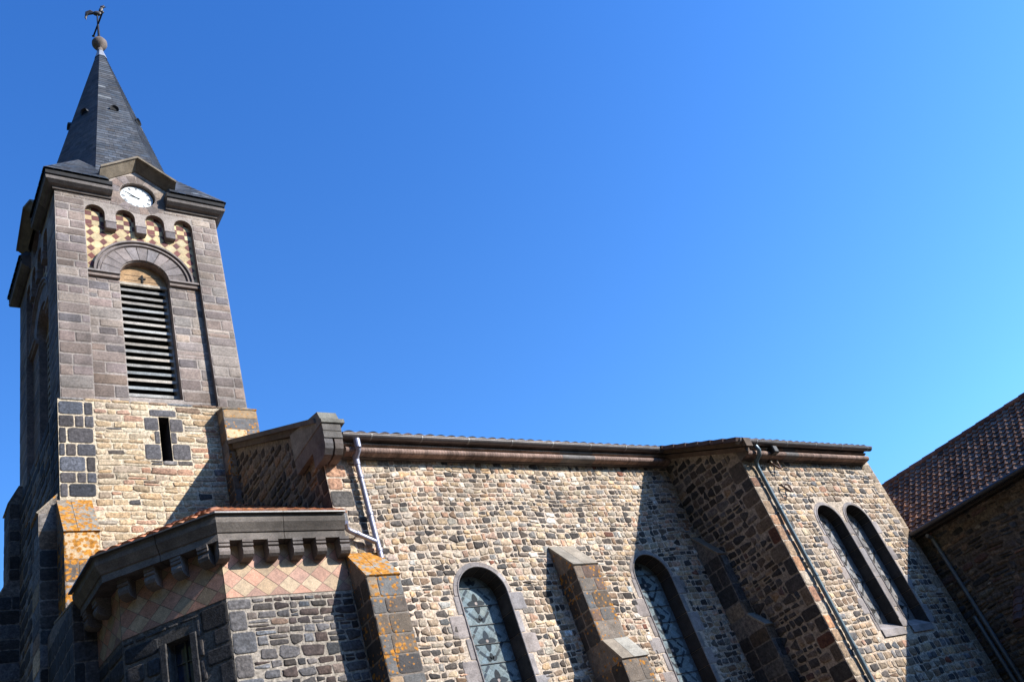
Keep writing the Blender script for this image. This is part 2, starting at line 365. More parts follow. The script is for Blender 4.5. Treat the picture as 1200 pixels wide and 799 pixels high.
def leaded_glass(fr, uc, hw, v0, vs, w, parent, name='leaded_window', tint=(.195, .245, .26), dark=(.035, .045, .055), bars=.34, flower=.68, f0=0, label=None):
    b = MB(); r = hw
    outline = [(uc-r, v0), (uc+r, v0)]+arch_pts(uc, r, vs, 24)
    b.holed(fr, outline, [], w, tuple(x*.62 for x in tint))
    def inside(u, v, m=.015):
        if v < v0+m or abs(u-uc) > r-m: return False
        return v <= vs or math.hypot(u-uc, v-vs) < r-m
    k = .155; s2 = k*.5*.97                                              # diamond quarries
    for i in range(-5, 6):
        for j in range(0, int((vs+r-v0)/k*2)+3):
            cu = uc+(i+(j % 2)*.5)*k; cv = v0+j*k*.5
            pts = [(cu+dx*s2, cv+dy*s2) for dx, dy in ((0, -1), (1, 0), (0, 1), (-1, 0))]
            if all(inside(*p, .004) for p in pts):
                ph = ((cv-v0-f0) / flower) % 1
                edge = abs(abs(cu-uc)-.235) < .05
                c = jitc(tint, .09)
                zt = [rnd.uniform(-.0012, .0012) for _ in pts]
                b.add([fr.p(u, v, w+.006) for u, v in pts], [(0, 1, 2, 3)], c)
    v = v0+f0
    while v < vs+r:
        for vo2, ks, angs in ((0, 1, (0, 90, 180, 270)), (flower/2, .72, (35, 145, 90)), (-flower/2, .72, (35, 145, 90)) if v-v0 < .5 else (0, 0, ())):
            for a in angs:                                     # four petals
                rad = .105*ks; cu, cv = uc+rad*math.cos(R(a)), v+vo2+rad*math.sin(R(a)); pts = []
                for t in range(10):
                    q = 2*math.pi*t/10; x, y = math.cos(q)*.085*ks, math.sin(q)*.055*ks*(1-.45*math.cos(q))
                    pts.append((cu+x*math.cos(R(a))-y*math.sin(R(a)), cv+x*math.sin(R(a))+y*math.cos(R(a))))
                if all(inside(*p) for p in pts): b.add([fr.p(x, y, w+.0115) for x, y in pts], [range(10)], jitc(dark, .15))
        for ang in (20, 55, 125, 160, 200, 235, 305, 340):                                     # diagonal straps round the flower
            q_ = R(45+90*int(ang/90)); c0 = Vector((uc+.28*math.cos(R(ang)), v+.26*math.sin(R(ang)))); t = Vector((-math.sin(q_), math.cos(q_))); nn = Vector((math.cos(q_), math.sin(q_)))
            for dsg in (0,):
                pts = [c0+t*(dsg*.085-.07)-nn*.023, c0+t*(dsg*.085+.07)-nn*.023, c0+t*(dsg*.085+.07)+nn*.023, c0+t*(dsg*.085-.07)+nn*.023]
                if all(inside(*p) for p in pts): b.add([fr.p(x, y, w+.009) for x, y in pts], [range(4)], jitc(tuple(q*1.5 for q in dark), .2))
        b.add([fr.p(uc+.03*math.cos(q*.785), v+.03*math.sin(q*.785), w+.014) for q in range(8)], [range(8)], (.4, .33, .3))
        v += flower*.5 if False else flower
    o = b.build(name, M['glass'], parent); tag(o, label)
    v = v0+bars*.5
    while v < vs+r*.8:
        h = r if v < vs else math.sqrt(max(0, r*r-(v-vs)**2))
        if h > .1:
            bb = MB(); bb.box(fr, uc-h+.004, uc+h-.004, v-.005, v+.005, w+.016, w+.024, (.03, .03, .03)); bb.build('saddle_bar', M['iron'], parent)
        v += bars

def roof_tiles(b, O, U, T, N, ulen, tlen, pu=.2, pt=.33, amp=.035, col=((.23, .11, .07),), inside=None, lift=.02, mi=0, bump_=1.0):
    """overlapping curved clay tiles, one patch each: O eave corner, U along eave, T up the slope"""
    O, U, T, N = Vector(O), Vector(U).normalized(), Vector(T).normalized(), Vector(N).normalized(); m = 6
    for j in range(int(math.ceil(tlen/pt))):
        for i in range(int(ulen/pu)):
            u_, t_ = i*pu, j*pt
            if inside and not inside(O+U*(u_+pu/2)+T*(t_+pt/2)): continue
            c = jitc(rnd.choice(col), .22); pts = []; z = rnd.uniform(-.004, .004)
            for tt, up_ in ((t_, lift+.004), (min(t_+pt*1.12, tlen), .002)):
                for k in range(m+1):
                    x = k/m; wv = amp*math.sin(math.pi*min(1, x/bump_))
                    pts.append(O+U*(u_+pu*x*1.0)+T*tt+N*(wv+up_+z))
            lip = [O+U*(u_+pu*k/m)+T*t_+N*(amp*math.sin(math.pi*min(1, k/m/bump_))+z-.012) for k in range(m+1)]
            b.add(pts, [(k, k+1, m+2+k, m+1+k) for k in range(m)], c, True, mi)
            b.add(pts[:m+1]+lip, [(k, m+1+k, m+2+k, k+1) for k in range(m)], c, False, mi)

# ================================================================== BELL TOWER
TX, TY = 5.315, 18.2; TF, TB, TL, TR = 16.0, 20.4, 3.37, 7.26     # belfry planes
pal_tower = lambda u, v: palette([(40, CREAM), (28, TAN), (14, PINK), (10, BEIGE), (5 if v > 8 else 16, GREY), (3 if v > 8 else 12, BASALT2), (3, BROWN)], .13)(u, v)
pal_dark = palette([(6, BASALT), (5, BASALT2), (2, GREY), (1, RUST)], .2)
pal_butt = palette([(3, (.15, .135, .12)), (3, (.18, .13, .09)), (1.5, (.28, .215, .15)), (2, BASALT2)], .2)
t = MB(); F = front(TF-.07); Lf = left(TL-.07)
z_b = 11.74
# lower body core
t.holed(F, [(TL-.07, G), (TR+.07, G), (TR+.07, z_b), (TL-.07, z_b)], [[(5.235, 10.3), (5.45, 10.3), (5.45, 11.41), (5.235, 11.41)]], 0, (.6, .49, .35))
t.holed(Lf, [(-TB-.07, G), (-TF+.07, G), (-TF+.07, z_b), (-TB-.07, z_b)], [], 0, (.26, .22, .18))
t.poly([(TR+.07, TF-.07, G), (TR+.07, TB+.07, G), (TR+.07, TB+.07, z_b), (TR+.07, TF-.07, z_b)], BEIGE)
t.poly([(TR+.07, TB+.07, G), (TL-.07, TB+.07, G), (TL-.07, TB+.07, z_b), (TR+.07, TB+.07, z_b)], BEIGE)
t.poly([(TL-.07, TF-.07, z_b), (TR+.07, TF-.07, z_b), (TR+.07, TB+.07, z_b), (TL-.07, TB+.07, z_b)], (.3, .25, .2))
# slit reveal
for q in ([(5.235, 10.3), (5.235, 11.41)], [(5.45, 11.41), (5.45, 10.3)], [(5.235, 11.41), (5.45, 11.41)], [(5.45, 10.3), (5.235, 10.3)]):
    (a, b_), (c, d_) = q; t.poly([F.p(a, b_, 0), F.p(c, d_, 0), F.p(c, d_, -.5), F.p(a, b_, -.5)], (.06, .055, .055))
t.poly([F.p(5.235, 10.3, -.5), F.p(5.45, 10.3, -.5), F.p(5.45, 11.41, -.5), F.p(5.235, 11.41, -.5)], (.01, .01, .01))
# dark blocks round the slit
slit = [(4.93, 5.235, 11.05, 11.39), (5.45, 5.74, 11.03, 11.38), (5.12, 5.235, 10.72, 11.05), (5.45, 5.58, 10.74, 11.03), (4.9, 5.235, 10.33, 10.72), (5.45, 5.84, 10.33, 10.74), (5.05, 5.62, 11.41, 11.6)]
for a in slit: t.stone(F, *a, jitc((.1, .095, .1), .12), .012, 9, .014, .015, None, cap_smooth=False)
t.rubble(F, 5.0, 5.85, 10.2, 10.32, palette([(1, BASALT2), (1, GREY)]), rows=(.12, .13), wid=(.2, .32), ex=5, gap=.016, wav=0)
# dark quoins on the left corner, above the weathered buttress
vq = 9.45; qr = 0
while vq < z_b-.1:
    h = (.31, .25, .36, .3, .38, .3, .34)[qr % 7]; h = min(h, z_b-vq)
    cuts = [(3.3, 3.45, 3.95), (3.3, 3.6, 3.78, 3.97), (3.3, 3.78, 3.96), (3.3, 3.42, 3.62, 3.98)][qr % 4]
    for a, b_ in zip(cuts, cuts[1:]): t.stone(F, a, b_, vq, vq+h, jitc((.085, .08, .085), .25), .016, 8, .022, .02, None, cap_smooth=False)
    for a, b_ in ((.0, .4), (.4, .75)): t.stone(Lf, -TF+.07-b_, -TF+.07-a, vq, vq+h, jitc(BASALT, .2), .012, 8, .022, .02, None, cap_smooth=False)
    vq += h; qr += 1
def ex_tf(a, b):
    o = []
    if b > 9.4: o.append((3.3, 3.97))
    if b > 10.2 and a < 10.32: o.append((5.0, 5.85))
    for q in slit:
        if b > q[2]+.01 and a < q[3]-.01: o.append((q[0], q[1]))
    if b > 10.3 and a < 11.41: o.append((5.235, 5.45))
    return o
t.rubble(F, TL-.07, TR+.07, 5.5, z_b-.02, pal_tower, rows=(.085, .18), wid=(.14, .5), ex=5.5, gap=.011, d=.010, jit=.14, excl=ex_tf, wav=.02, split=.12)
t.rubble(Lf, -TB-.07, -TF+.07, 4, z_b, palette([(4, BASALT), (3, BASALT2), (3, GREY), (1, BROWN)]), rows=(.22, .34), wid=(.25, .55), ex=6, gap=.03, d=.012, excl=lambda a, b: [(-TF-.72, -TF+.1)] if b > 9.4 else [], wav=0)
t.rubble(F, TL-.05, TR+.05, z_b-.03, z_b+.05, palette([(2, BROWN), (2, TAN), (1, GREY)]), rows=(.09, .1), wid=(.3, .6), ex=6, gap=.01, wav=0)
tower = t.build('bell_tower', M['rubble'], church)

# belfry stage: ashlar walls with recessed panels on every face
bf = MB(); ash = lambda u, v: jitc(rnd.choice([MAUVE, MAUVE, MAUVE, (.285, .225, .19), (.32, .26, .215), (.34, .285, .24) if u > .6 else (.26, .2, .18), (.195, .158, .14), (.2, .165, .155)]), .13)
faces = [(Frame((TX, TF, 0), (1, 0, 0), (0, -1, 0)), (TR-TL)/2, True), (Frame((TL, TY, 0), (0, -1, 0), (-1, 0, 0)), (TB-TF)/2, True),
         (Frame((TR, TY, 0), (0, 1, 0), (1, 0, 0)), (TB-TF)/2, False), (Frame((TX, TB, 0), (-1, 0, 0), (0, 1, 0)), (TR-TL)/2, False)]
RW = 1.29; RD = .14; OW = .57; OS = 15.58; GW, GZ, GA = .9, 18.66, 19.3
def small_arches(z_low):
    """upper edge of the recess: four stilted arches between three pendants"""
    pts = []; pw = .25; aw = (2*RW-3*pw)/4; u = RW
    for i in range(4):
        a = aw/2; uc = u-a
        pts += [(uc+a*math.cos(R(x)), 17.5+a*1.1*math.sin(R(x))) for x in range(0, 181, 15)]
        u -= aw
        if i < 3: pts += [(u, 17.03), (u-pw, 17.03)]; u -= pw
    return pts
for fr, hw, decor in faces:
    out = [(-hw, z_b), (hw, z_b), (hw, 18.3), (GW, 18.3), (GW, GZ), (0, GA), (-GW, GZ), (-GW, 18.3), (-hw, 18.3)]
    rec = [(-RW, z_b+.02), (RW, z_b+.02)]+small_arches(0)
    clk = [(.44*math.cos(R(a)), 18.4+.44*math.sin(R(a))) for a in range(0, 360, 12)]
    bf.holed(fr, out, [rec, clk], 0, (.37, .315, .275))
    # recess sides and back
    rp = [fr.p(u, v, 0) for u, v in rec]; rq = [fr.p(u, v, -RD) for u, v in rec]; n = len(rec)
    for i in range(n): bf.poly([rp[i], rp[(i+1) % n], rq[(i+1) % n], rq[i]][::-1], jitc(MAUVE, .05))
    opn = [(-OW, 12.05), (OW, 12.05)]+arch_pts(0, OW, OS, 20)
    bf.holed(fr, [(-RW, z_b), (RW, z_b), (RW, 17.8), (-RW, 17.8)], [opn], -RD, (.37, .315, .275))
    # opening reveal and sloping sill
    ip = [fr.p(u, v, -RD) for u, v in opn]; iq = [fr.p(u, v, -RD-.42) for u, v in opn]; n = len(opn)
    for i in range(1, n): bf.poly([ip[i], ip[(i+1) % n], iq[(i+1) % n], iq[i]][::-1], jitc(MAUVE, .05))
    bf.poly([fr.p(-OW, 11.83, -RD+.02), fr.p(OW, 11.83, -RD+.02), fr.p(OW, 12.16, -RD-.3), fr.p(-OW, 12.16, -RD-.3)], (.34, .28, .2))
    bf.poly([fr.p(-OW, z_b, -RD+.02), fr.p(OW, z_b, -RD+.02), fr.p(OW, 11.83, -RD+.02), fr.p(-OW, 11.83, -RD+.02)], (.34, .28, .2))
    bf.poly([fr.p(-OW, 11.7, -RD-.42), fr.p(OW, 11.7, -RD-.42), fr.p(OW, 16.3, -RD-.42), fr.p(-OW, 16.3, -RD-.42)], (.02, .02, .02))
    # clock recess
    cb = [fr.p(u, v, -.16) for u, v in clk]; cf = [fr.p(u, v, 0) for u, v in clk]; n = len(clk)
    for i in range(n): bf.poly([cf[i], cf[(i+1) % n], cb[(i+1) % n], cb[i]][::-1], MAUVE)
    bf.poly(cb, (.3, .28, .26))
    if decor:
        kw = dict(rows=(.22, .34), wid=(.2, .72), ex=14, gap=.017, d=.006, jit=.014, wav=.004, split=.03)
        bf.rubble(fr, -hw, hw, z_b+.05, 17.95, ash, excl=lambda a, b: [(-RW, RW)] if a < 17.72 else [], **kw)
        bf.rubble(fr, -hw, hw, 17.95, 18.3, ash, excl=lambda a, b: [(-.46, .46)], **kw)
        for k in range(16):                                                            # voussoir ring round the clock
            a0, a1 = 22.5*k+1, 22.5*k+21.5; ii = arch_pts(0, .45, 18.4, 3, a0, a1); oo = arch_pts(0, .7, 18.4, 3, a0, a1)
            oo = [(max(-.93, min(.93, u)), min(v, GA-.05-abs(u)*.68)) for u, v in oo]
            bf.add([fr.p(u, v, .006) for u, v in ii+oo], [(j, 4+j, 5+j, j+1) for j in range(3)], ash(0, 0))
        fr2 = Frame(fr.p(0, 0, -RD), fr.U, fr.N)
        bf.rubble(fr2, -RW, RW, 12.0, OS-.15, ash, excl=lambda a, b: [(-OW, OW)] , **kw)
        bf.rubble(fr2, -RW, RW, z_b, 12.0, ash, excl=lambda a, b: [(-OW, OW)], **kw)
belfry = bf.build('belfry', M['ashlar'], church)

for fr, hw, decor in faces[:2]:
    vis = fr.N.y < -.5
    # imposts + archivolt
    a = MB(); N0 = -RD
    for sd in (-1, 1):
        u0_, u1_ = sorted((sd*OW, sd*RW))
        a.box(fr, u0_, u1_, OS-.13, OS-.03, N0, N0+.07, jitc(MAUVE, .05)); a.box(fr, u0_, u1_, OS-.03, OS+.02, N0, N0+.115, jitc((.3, .26, .24), .05))
    for i in range(11):
        x0, x1 = 180*i/11+.5, 180*(i+1)/11-.5; m = 4; c = jitc((.255, .215, .2), .1)
        ii = arch_pts(0, OW, OS+.02, m, x0, x1); oo = arch_pts(0, .98, OS+.02, m, x0, x1)
        a.add([fr.p(u, v, N0+.05) for u, v in ii+oo], [(j, m+1+j, m+2+j, j+1) for j in range(m)], c)
        a.add([fr.p(u, v, N0+.05) for u, v in ii]+[fr.p(u, v, N0-.02) for u, v in ii], [(j, j+1, m+2+j, m+1+j) for j in range(m)], c)
    prev = None
    prof = [(.98, .05), (.985, .03), (1.0, .03), (1.02, .085), (1.06, .085), (1.075, .05), (1.095, .05), (1.105, .12), (1.15, .12), (1.15, 0)]
    m = 36; pts = [fr.p(r_*math.cos(math.pi*i/m), OS+.02+r_*math.sin(math.pi*i/m), N0+h) for r_, h in prof for i in range(m+1)]
    a.add(pts, [(j*(m+1)+i, (j+1)*(m+1)+i, (j+1)*(m+1)+i+1, j*(m+1)+i+1) for j in range(len(prof)-1) for i in range(m)], (.25, .21, .195))
    a.add([fr.p(u, v, N0+.004) for u, v in arch_pts(0, OW, OS+.02, 20)+arch_pts(0, 1.1, OS+.02, 20)], [(j, 21+j, 22+j, j+1) for j in range(20)], (.33, .29, .26))
    a.build('archivolt', M['carved'], belfry)
    # patterned tile panel
    p = MB(); w0 = N0+.006; p.holed(fr, [(-RW+.002, OS+.02), (-1.0, OS+.02)]+arch_pts(0, 1.0, OS+.02, 20)[::-1][1:-1]+[(1.0, OS+.02), (RW-.002, OS+.02), (RW-.002, 17.75), (-RW+.002, 17.75)], [], w0, (.52, .39, .21))
    CR, MA = (.60, .455, .25), (.15, .05, .04); d = .258
    dx_ = .29
    for i in range(-14, 15):
        for j in range(0, 26):
            dk = (i+j) % 2 == 0 and i % 2 == 0
            cu, cv = i*dx_/2, OS+.02+j*d/2
            if (i+j) % 2 or math.hypot(cu, cv-OS) < .98: continue
            dk = (i % 2 == 0)
            hx = dx_/2*(.74 if dk else 1); sq = [(cu, cv-d/2), (cu+hx, cv), (cu, cv+d/2), (cu-hx, cv)]
            sq = clip(clip(clip(clip(sq, 1, 0, RW-.004), -1, 0, RW-.004), 0, 1, 17.16), 0, -1, -(OS+.03))
            if len(sq) > 2:
                k = .86 if dk else .985; gx = sum(q[0] for q in sq)/len(sq); gy = sum(q[1] for q in sq)/len(sq)
                p.add([fr.p(gx+(x-gx)*k, gy+(y-gy)*k, w0+.004) for x, y in sq], [range(len(sq))], jitc(MA if dk else CR, .15))
    s_ = .185
    for i in range(-8, 8):
        for j in range(4):
            sq = [(i*s_, 17.165+j*s_*.85), ((i+1)*s_, 17.165+j*s_*.85), ((i+1)*s_, 17.165+(j+1)*s_*.85), (i*s_, 17.165+(j+1)*s_*.85)]
            sq = clip(clip(sq, 1, 0, RW-.004), -1, 0, RW-.004)
            if len(sq) > 2:
                gx = sum(q[0] for q in sq)/len(sq); gy = sum(q[1] for q in sq)/len(sq)
                p.add([fr.p(gx+(x-gx)*.95, gy+(y-gy)*.95, w0+.004) for x, y in sq], [range(len(sq))], jitc(MA if (i+j) % 2 else CR, .15))
    o = p.build('patterned_tile_panel', M['tile'], belfry); tag(o, 'cream and dark red chequered tile panel in the belfry recess' if vis else None)
    # pendants between the little arches
    pw = .25; aw = (2*RW-3*pw)/4
    for i in range(3):
        k = MB(); uu = -RW+aw*(i+1)+pw*i
        k.box(fr, uu+.004, uu+pw-.004, 17.0, 17.22, -RD, .012, jitc((.2, .17, .165), .08), bev=.01)
        k.box(fr, uu-.012, uu+pw+.012, 17.225, 17.262, -RD, .02, jitc((.27, .23, .22), .08))
        k.build('pendant_corbel', M['carved'], belfry)
    # louvres
    l_ = MB(); lw = N0-.3; ns = 16
    for i in range(ns):
        z = 12.2+i*.206+rnd.uniform(-.008, .008); sag = rnd.uniform(-.012, .012)
        for u_, sg in ((-OW+.03, 0),):
            A = [fr.p(-OW+.045, z, lw+.13), fr.p(OW-.02, z+sag, lw+.13), fr.p(OW-.02, z+.15+sag, lw-.06), fr.p(-OW+.045, z+.15, lw-.06)]
            th = Vector((0, 0, .07)); B = [q+th+fr.N*.008 for q in A]
            l_.add(A+B, [(3, 2, 1, 0), (4, 5, 6, 7), (0, 1, 5, 4), (1, 2, 6, 5), (2, 3, 7, 6), (3, 0, 4, 7)], jitc((.38, .36, .33), .15))
    l_.box(fr, -OW+.002, -OW+.05, 12.12, OS+.1, lw-.08, lw+.12, (.45, .4, .33)); l_.box(fr, OW-.05, OW-.002, 12.12, OS+.1, lw-.08, lw+.12, (.3, .27, .23))
    l_.build('louvre_shutter', M['wood'], belfry)
    tm = MB(); zt = 12.2+ns*.206+.02
    prof = [(u, v) for u, v in arch_pts(0, OW-.005, OS+.01, 20) if v > zt+.06]
    tm.holed(fr, [(-math.sqrt(max(0, OW**2-(max(0, zt-OS))**2))+.01, zt+.02), (math.sqrt(max(0, OW**2-(max(0, zt-OS))**2))-.01, zt+.02)]+prof, [], lw+.13, (.42, .265, .14))
    for vv in (zt+.14, zt+.3): tm.box(fr, -.42, .42, vv-.006, vv+.006, lw+.13, lw+.135, (.12, .08, .05))
    tm.box(fr, -OW+.01, OW-.01, zt-.03, zt+.05, lw+.1, lw+.15, (.46, .4, .32))
    tm.box(fr, -.02, .02, zt+.09, zt+.33, lw+.14, lw+.155, (.02, .02, .02)); tm.box(fr, -.08, -.021, zt+.2, zt+.245, lw+.14, lw+.155, (.02, .02, .02)); tm.box(fr, .021, .08, zt+.2, zt+.245, lw+.14, lw+.155, (.02, .02, .02))
    o = tm.build('shutter_head', M['wood'], belfry); tag(o, 'boarded arched head with a small cut cross' if vis else None)

# cornices at the corners, gable copings
CPROF = [(0, 0), (.05, 0), (.06, .07), (.14, .09), (.22, .15), (.24, .23), (.19, .29), (.235, .31), (.235, .44), (0, .46)]
corner = {'fl': [(TL, TF+1.55), (TL, TF), (TX-.66, TF)], 'fr': [(TX+.66, TF), (TR, TF), (TR, TF+1.55)], 'br': [(TR, TB-1.55), (TR, TB), (TX+.66, TB)], 'bl': [(TX-.66, TB), (TL, TB), (TL, TB-1.55)]}
for k_, pth in corner.items():
    c = MB(); c.sweep(pth, CPROF, 18.02, [(.12, .1, .09)]*2+[(.19, .165, .15)]*4+[(.028, .027, .028)]*3); c.build('corner_cornice', M['carved'], belfry)
for fr, hw, decor in faces:
    c = MB()
    for sd in (-1, 1):
        A = Vector((sd*(GW+.07), GZ-.05)); B = Vector((0, GA+.0)); prof = []
        d_ = (B-A).normalized(); n_ = Vector((-d_.y, d_.x))*(-sd)
        n_ = n_ if n_.y > 0 else -n_
        top = 1/ n_.y
        quad = [A-n_*.02, Vector((0, B.y-.02*top)), Vector((0, B.y+.27*top)), A+n_*.27]
        # undercut moulding: soffit slopes out and up from the wall to a thin lip
        def rake(k):          # plumb-cut lower end
            P_ = A+n_*k; return [P_+d_*((sd*.93-P_.x)/d_.x), Vector((0, B.y+k*top))]
        lo, mid, hi = rake(-.02), rake(.17), rake(.23)
        sec = [(lo, -.1), (lo, .03), (mid, .26), (mid, .31), (hi, .31), (hi, -.1)]
        P = [[fr.p(q[e].x, q[e].y, w_) for q, w_ in sec] for e in (0, 1)]
        cc = [(.2, .163, .12)]*3+[(.19, .155, .115), (.2, .17, .13)]
        for q in range(5):
            L = [P[0][q], P[1][q], P[1][q+1], P[0][q+1]]; c.poly(L if sd < 0 else L[::-1], cc[q])
        c.poly(P[0] if sd > 0 else P[0][::-1], (.22, .18, .14))
    c.build('gable_coping', M['carved'], belfry)
    # little slate roof behind the gable
    gr = MB(); zt = GA+.2; bk = 1.75
    e = [(-GW-.1, GZ+.06), (0, zt), (GW+.1, GZ+.06)]
    gr.poly([fr.p(*e[0], .05), fr.p(*e[1], .05), fr.p(*e[1], -bk), fr.p(*e[0], -bk)][::-1], (.05, .053, .06)); gr.poly([fr.p(*e[1], .05), fr.p(*e[2], .05), fr.p(*e[2], -bk), fr.p(*e[1], -bk)][::-1], (.05, .053, .06))
    for sd in (-1, 1): gr.poly([fr.p(sd*GW, 18.2, 0), fr.p(sd*GW, 18.2, -bk), fr.p(sd*GW, GZ+.12, -bk), fr.p(sd*GW, GZ+.12, 0)], (.2, .17, .15))
    gr.build('gable_roof', M['slate'], belfry)

# clock in the front gable
fr = faces[0][0]; ck = MB(); cz = 18.4
disc = lambda r_, w_, n=40: [fr.p(r_*math.cos(2*math.pi*i/n), cz+r_*math.sin(2*math.pi*i/n), w_) for i in range(n)]
ck.poly(disc(.4, -.1), (.72, .75, .74))
n = 40; ck.add(disc(.4, -.1)+disc(.4, -.15), [(i, i+n, (i+1) % n+n, (i+1) % n) for i in range(n)], (.3, .3, .3))
for h in range(12):       # roman numerals as bar groups
    a = R(90-30*h); bars = (2, 1, 2, 3, 2, 1, 2, 3, 4, 2, 1, 2)[h]
    for q in range(bars):
        o_ = (q-(bars-1)/2)*.028; rr0, rr1 = .285, .37; t_ = Vector((-math.sin(a), math.cos(a))); d_ = Vector((math.cos(a), math.sin(a)))
        P = [d_*rr0+t_*(o_-.008), d_*rr0+t_*(o_+.008), d_*rr1+t_*(o_+.008), d_*rr1+t_*(o_-.008)]
        ck.poly([fr.p(x.x, cz+x.y, -.097) for x in P], (.05, .05, .06))
clock = ck.build('clock', M['enamel'], church); tag(clock, 'round white clock face with dark hands in the tower gable')
for ang, ln, wd in ((168, .2, .011), (148, .31, .008)):
    hd = MB(); d_ = Vector((math.cos(R(ang)), math.sin(R(ang)))); t_ = Vector((-d_.y, d_.x)); z_ = -.094+(.004 if ln > .25 else 0)
    P = [-d_*.08-t_*wd*1.4, d_*ln*.7-t_*wd, d_*ln, d_*ln*.7+t_*wd, -d_*.08+t_*wd*1.4]
    hd.add([fr.p(x.x, cz+x.y, z_) for x in P]+[fr.p(x.x, cz+x.y, z_-.006) for x in P], [(0, 1, 2, 3, 4)]+[(i, i+5, (i+1) % 5+5, (i+1) % 5) for i in range(5)], (.02, .02, .022))
    hd.build('clock_hand', M['iron'], clock)

# spire: octagonal, slate courses; broaches over the corners
sp = MB(); AX, AY, AZ = 5.335, 18.22, 27.75; BZ = 18.6; BX, BY = 5.26, 18.2; RB = 1.93
def ring(z, k=1.0, dr=0):
    tt = (z-BZ)/(AZ-BZ); cx_ = BX+(AX-BX)*tt; cy_ = BY+(AY-BY)*tt; r_ = RB*(1-tt)+.05+dr; a = r_*.46; b = r_*.26
    return [Vector((cx_+x, cy_+y, z)) for x, y in ((-a, -r_), (a, -r_), (r_, -a), (r_, a), (a, r_), (-a, r_), (-r_, b), (-r_, -b))]
SL = (.075, .082, .094)
nr = 62
for j in range(nr):
    z0, z1 = BZ+(AZ-.45-BZ)*j/nr, BZ+(AZ-.45-BZ)*(j+1)/nr
    A, B = ring(z0, dr=.012), ring(z1+.02)
    for i in range(8):
        a0, a1, b0, b1 = A[i], A[(i+1) % 8], B[i], B[(i+1) % 8]; L = (a1-a0).length; m = max(1, int(L/.2)); off = (j % 2)*.5
        cuts = [0]+[min(1, max(0, (q+off)/m)) for q in range(1, m+1)]
        cuts = sorted(set([c for c in cuts if c < 1]+[1]))
        for c0, c1 in zip(cuts, cuts[1:]):
            sp.poly([a0.lerp(a1, c0+.004), a0.lerp(a1, c1-.004), b0.lerp(b1, c1), b0.lerp(b1, c0)], jitc(SL, .17) if rnd.random() > .012 else (.2, .21, .22))
a = ring(BZ); b_ = ring(AZ-.4)
sp.add(a+b_, [(i, (i+1) % 8, (i+1) % 8+8, i+8) for i in range(8)], (.04, .042, .05))
spire = sp.build('spire', M['slate'], church)
cap = MB(); a, b_ = ring(AZ-.52, dr=.022), ring(AZ-.02, dr=.02)
cap.add(a+b_, [(i, (i+1) % 8, (i+1) % 8+8, i+8) for i in range(8)]+[tuple(range(8, 16))], (.4, .41, .43)); cap.build('lead_cap', M['zinc'], spire)
for (sx, sy) in ((-1, -1), (1, -1), (1, 1), (-1, 1)):
    br = MB(); cx_, cy_ = (TL if sx < 0 else TR), (TF if sy < 0 else TB); Z0 = 18.47
    q = lambda dx, dy, dz: Vector((cx_-sx*dx, cy_-sy*dy, Z0+dz))
    Cn, E1, E2, E1b, E2b = q(-.27, -.27, 0), q(1.2, -.27, -.0), q(-.27, 1.5, 0), q(1.08, .52, 1.3), q(.52, 1.08, 1.3); Pk = q(.72, .6, 1.55); In = q(1.7, 1.7, .4)
    Em, En = q(1.05, -.33, 0), q(-.33, 1.05, 0)
    fl = (lambda L: L) if sx*sy > 0 else (lambda L: L[::-1])
    for L in ([Cn, E1, E1b, Pk], [Cn, Pk, E2b, E2], [E1, In, E1b], [E2, E2b, In], [Pk, E1b, In], [Pk, In, E2b]): br.poly(fl(L), jitc(SL, .05))
    # slate courses
    def courses(P0, P1, Q0, Q1, n_=11):
        for j in range(n_):
            s0, s1 = j/n_, (j+1)/n_
            a0, a1, b0, b1 = P0.lerp(Q0, s0), P1.lerp(Q1, s0), P0.lerp(Q0, s1), P1.lerp(Q1, s1)
            nrm = (a1-a0).cross(b0-a0).normalized(); nrm = nrm if nrm.z > 0 else -nrm
            m = max(1, int((a1-a0).length/.2))
            for k in range(m): br.poly(fl([a0.lerp(a1, (k+.02)/m)+nrm*.018, a0.lerp(a1, (k+.98)/m)+nrm*.018, b0.lerp(b1, (k+.98)/m)+nrm*.008, b0.lerp(b1, (k+.02)/m)+nrm*.008]), jitc(SL if rnd.random() > .06 else (.2, .21, .22), .2))
    courses(Cn, E1, Pk, E1b); courses(En, Cn, E2b, Pk) if False else courses(E2, Cn, E2b, Pk)
    br.build('broach_roof', M['slate'], spire)
# roof deck under everything
dk = MB(); dk.poly([(TL+.2, TF+.2, 18.45), (TR-.2, TF+.2, 18.45), (TR-.2, TB-.2, 18.45), (TL+.2, TB-.2, 18.45)], (.05, .05, .05)); dk.build('roof_deck', M['slate'], spire)
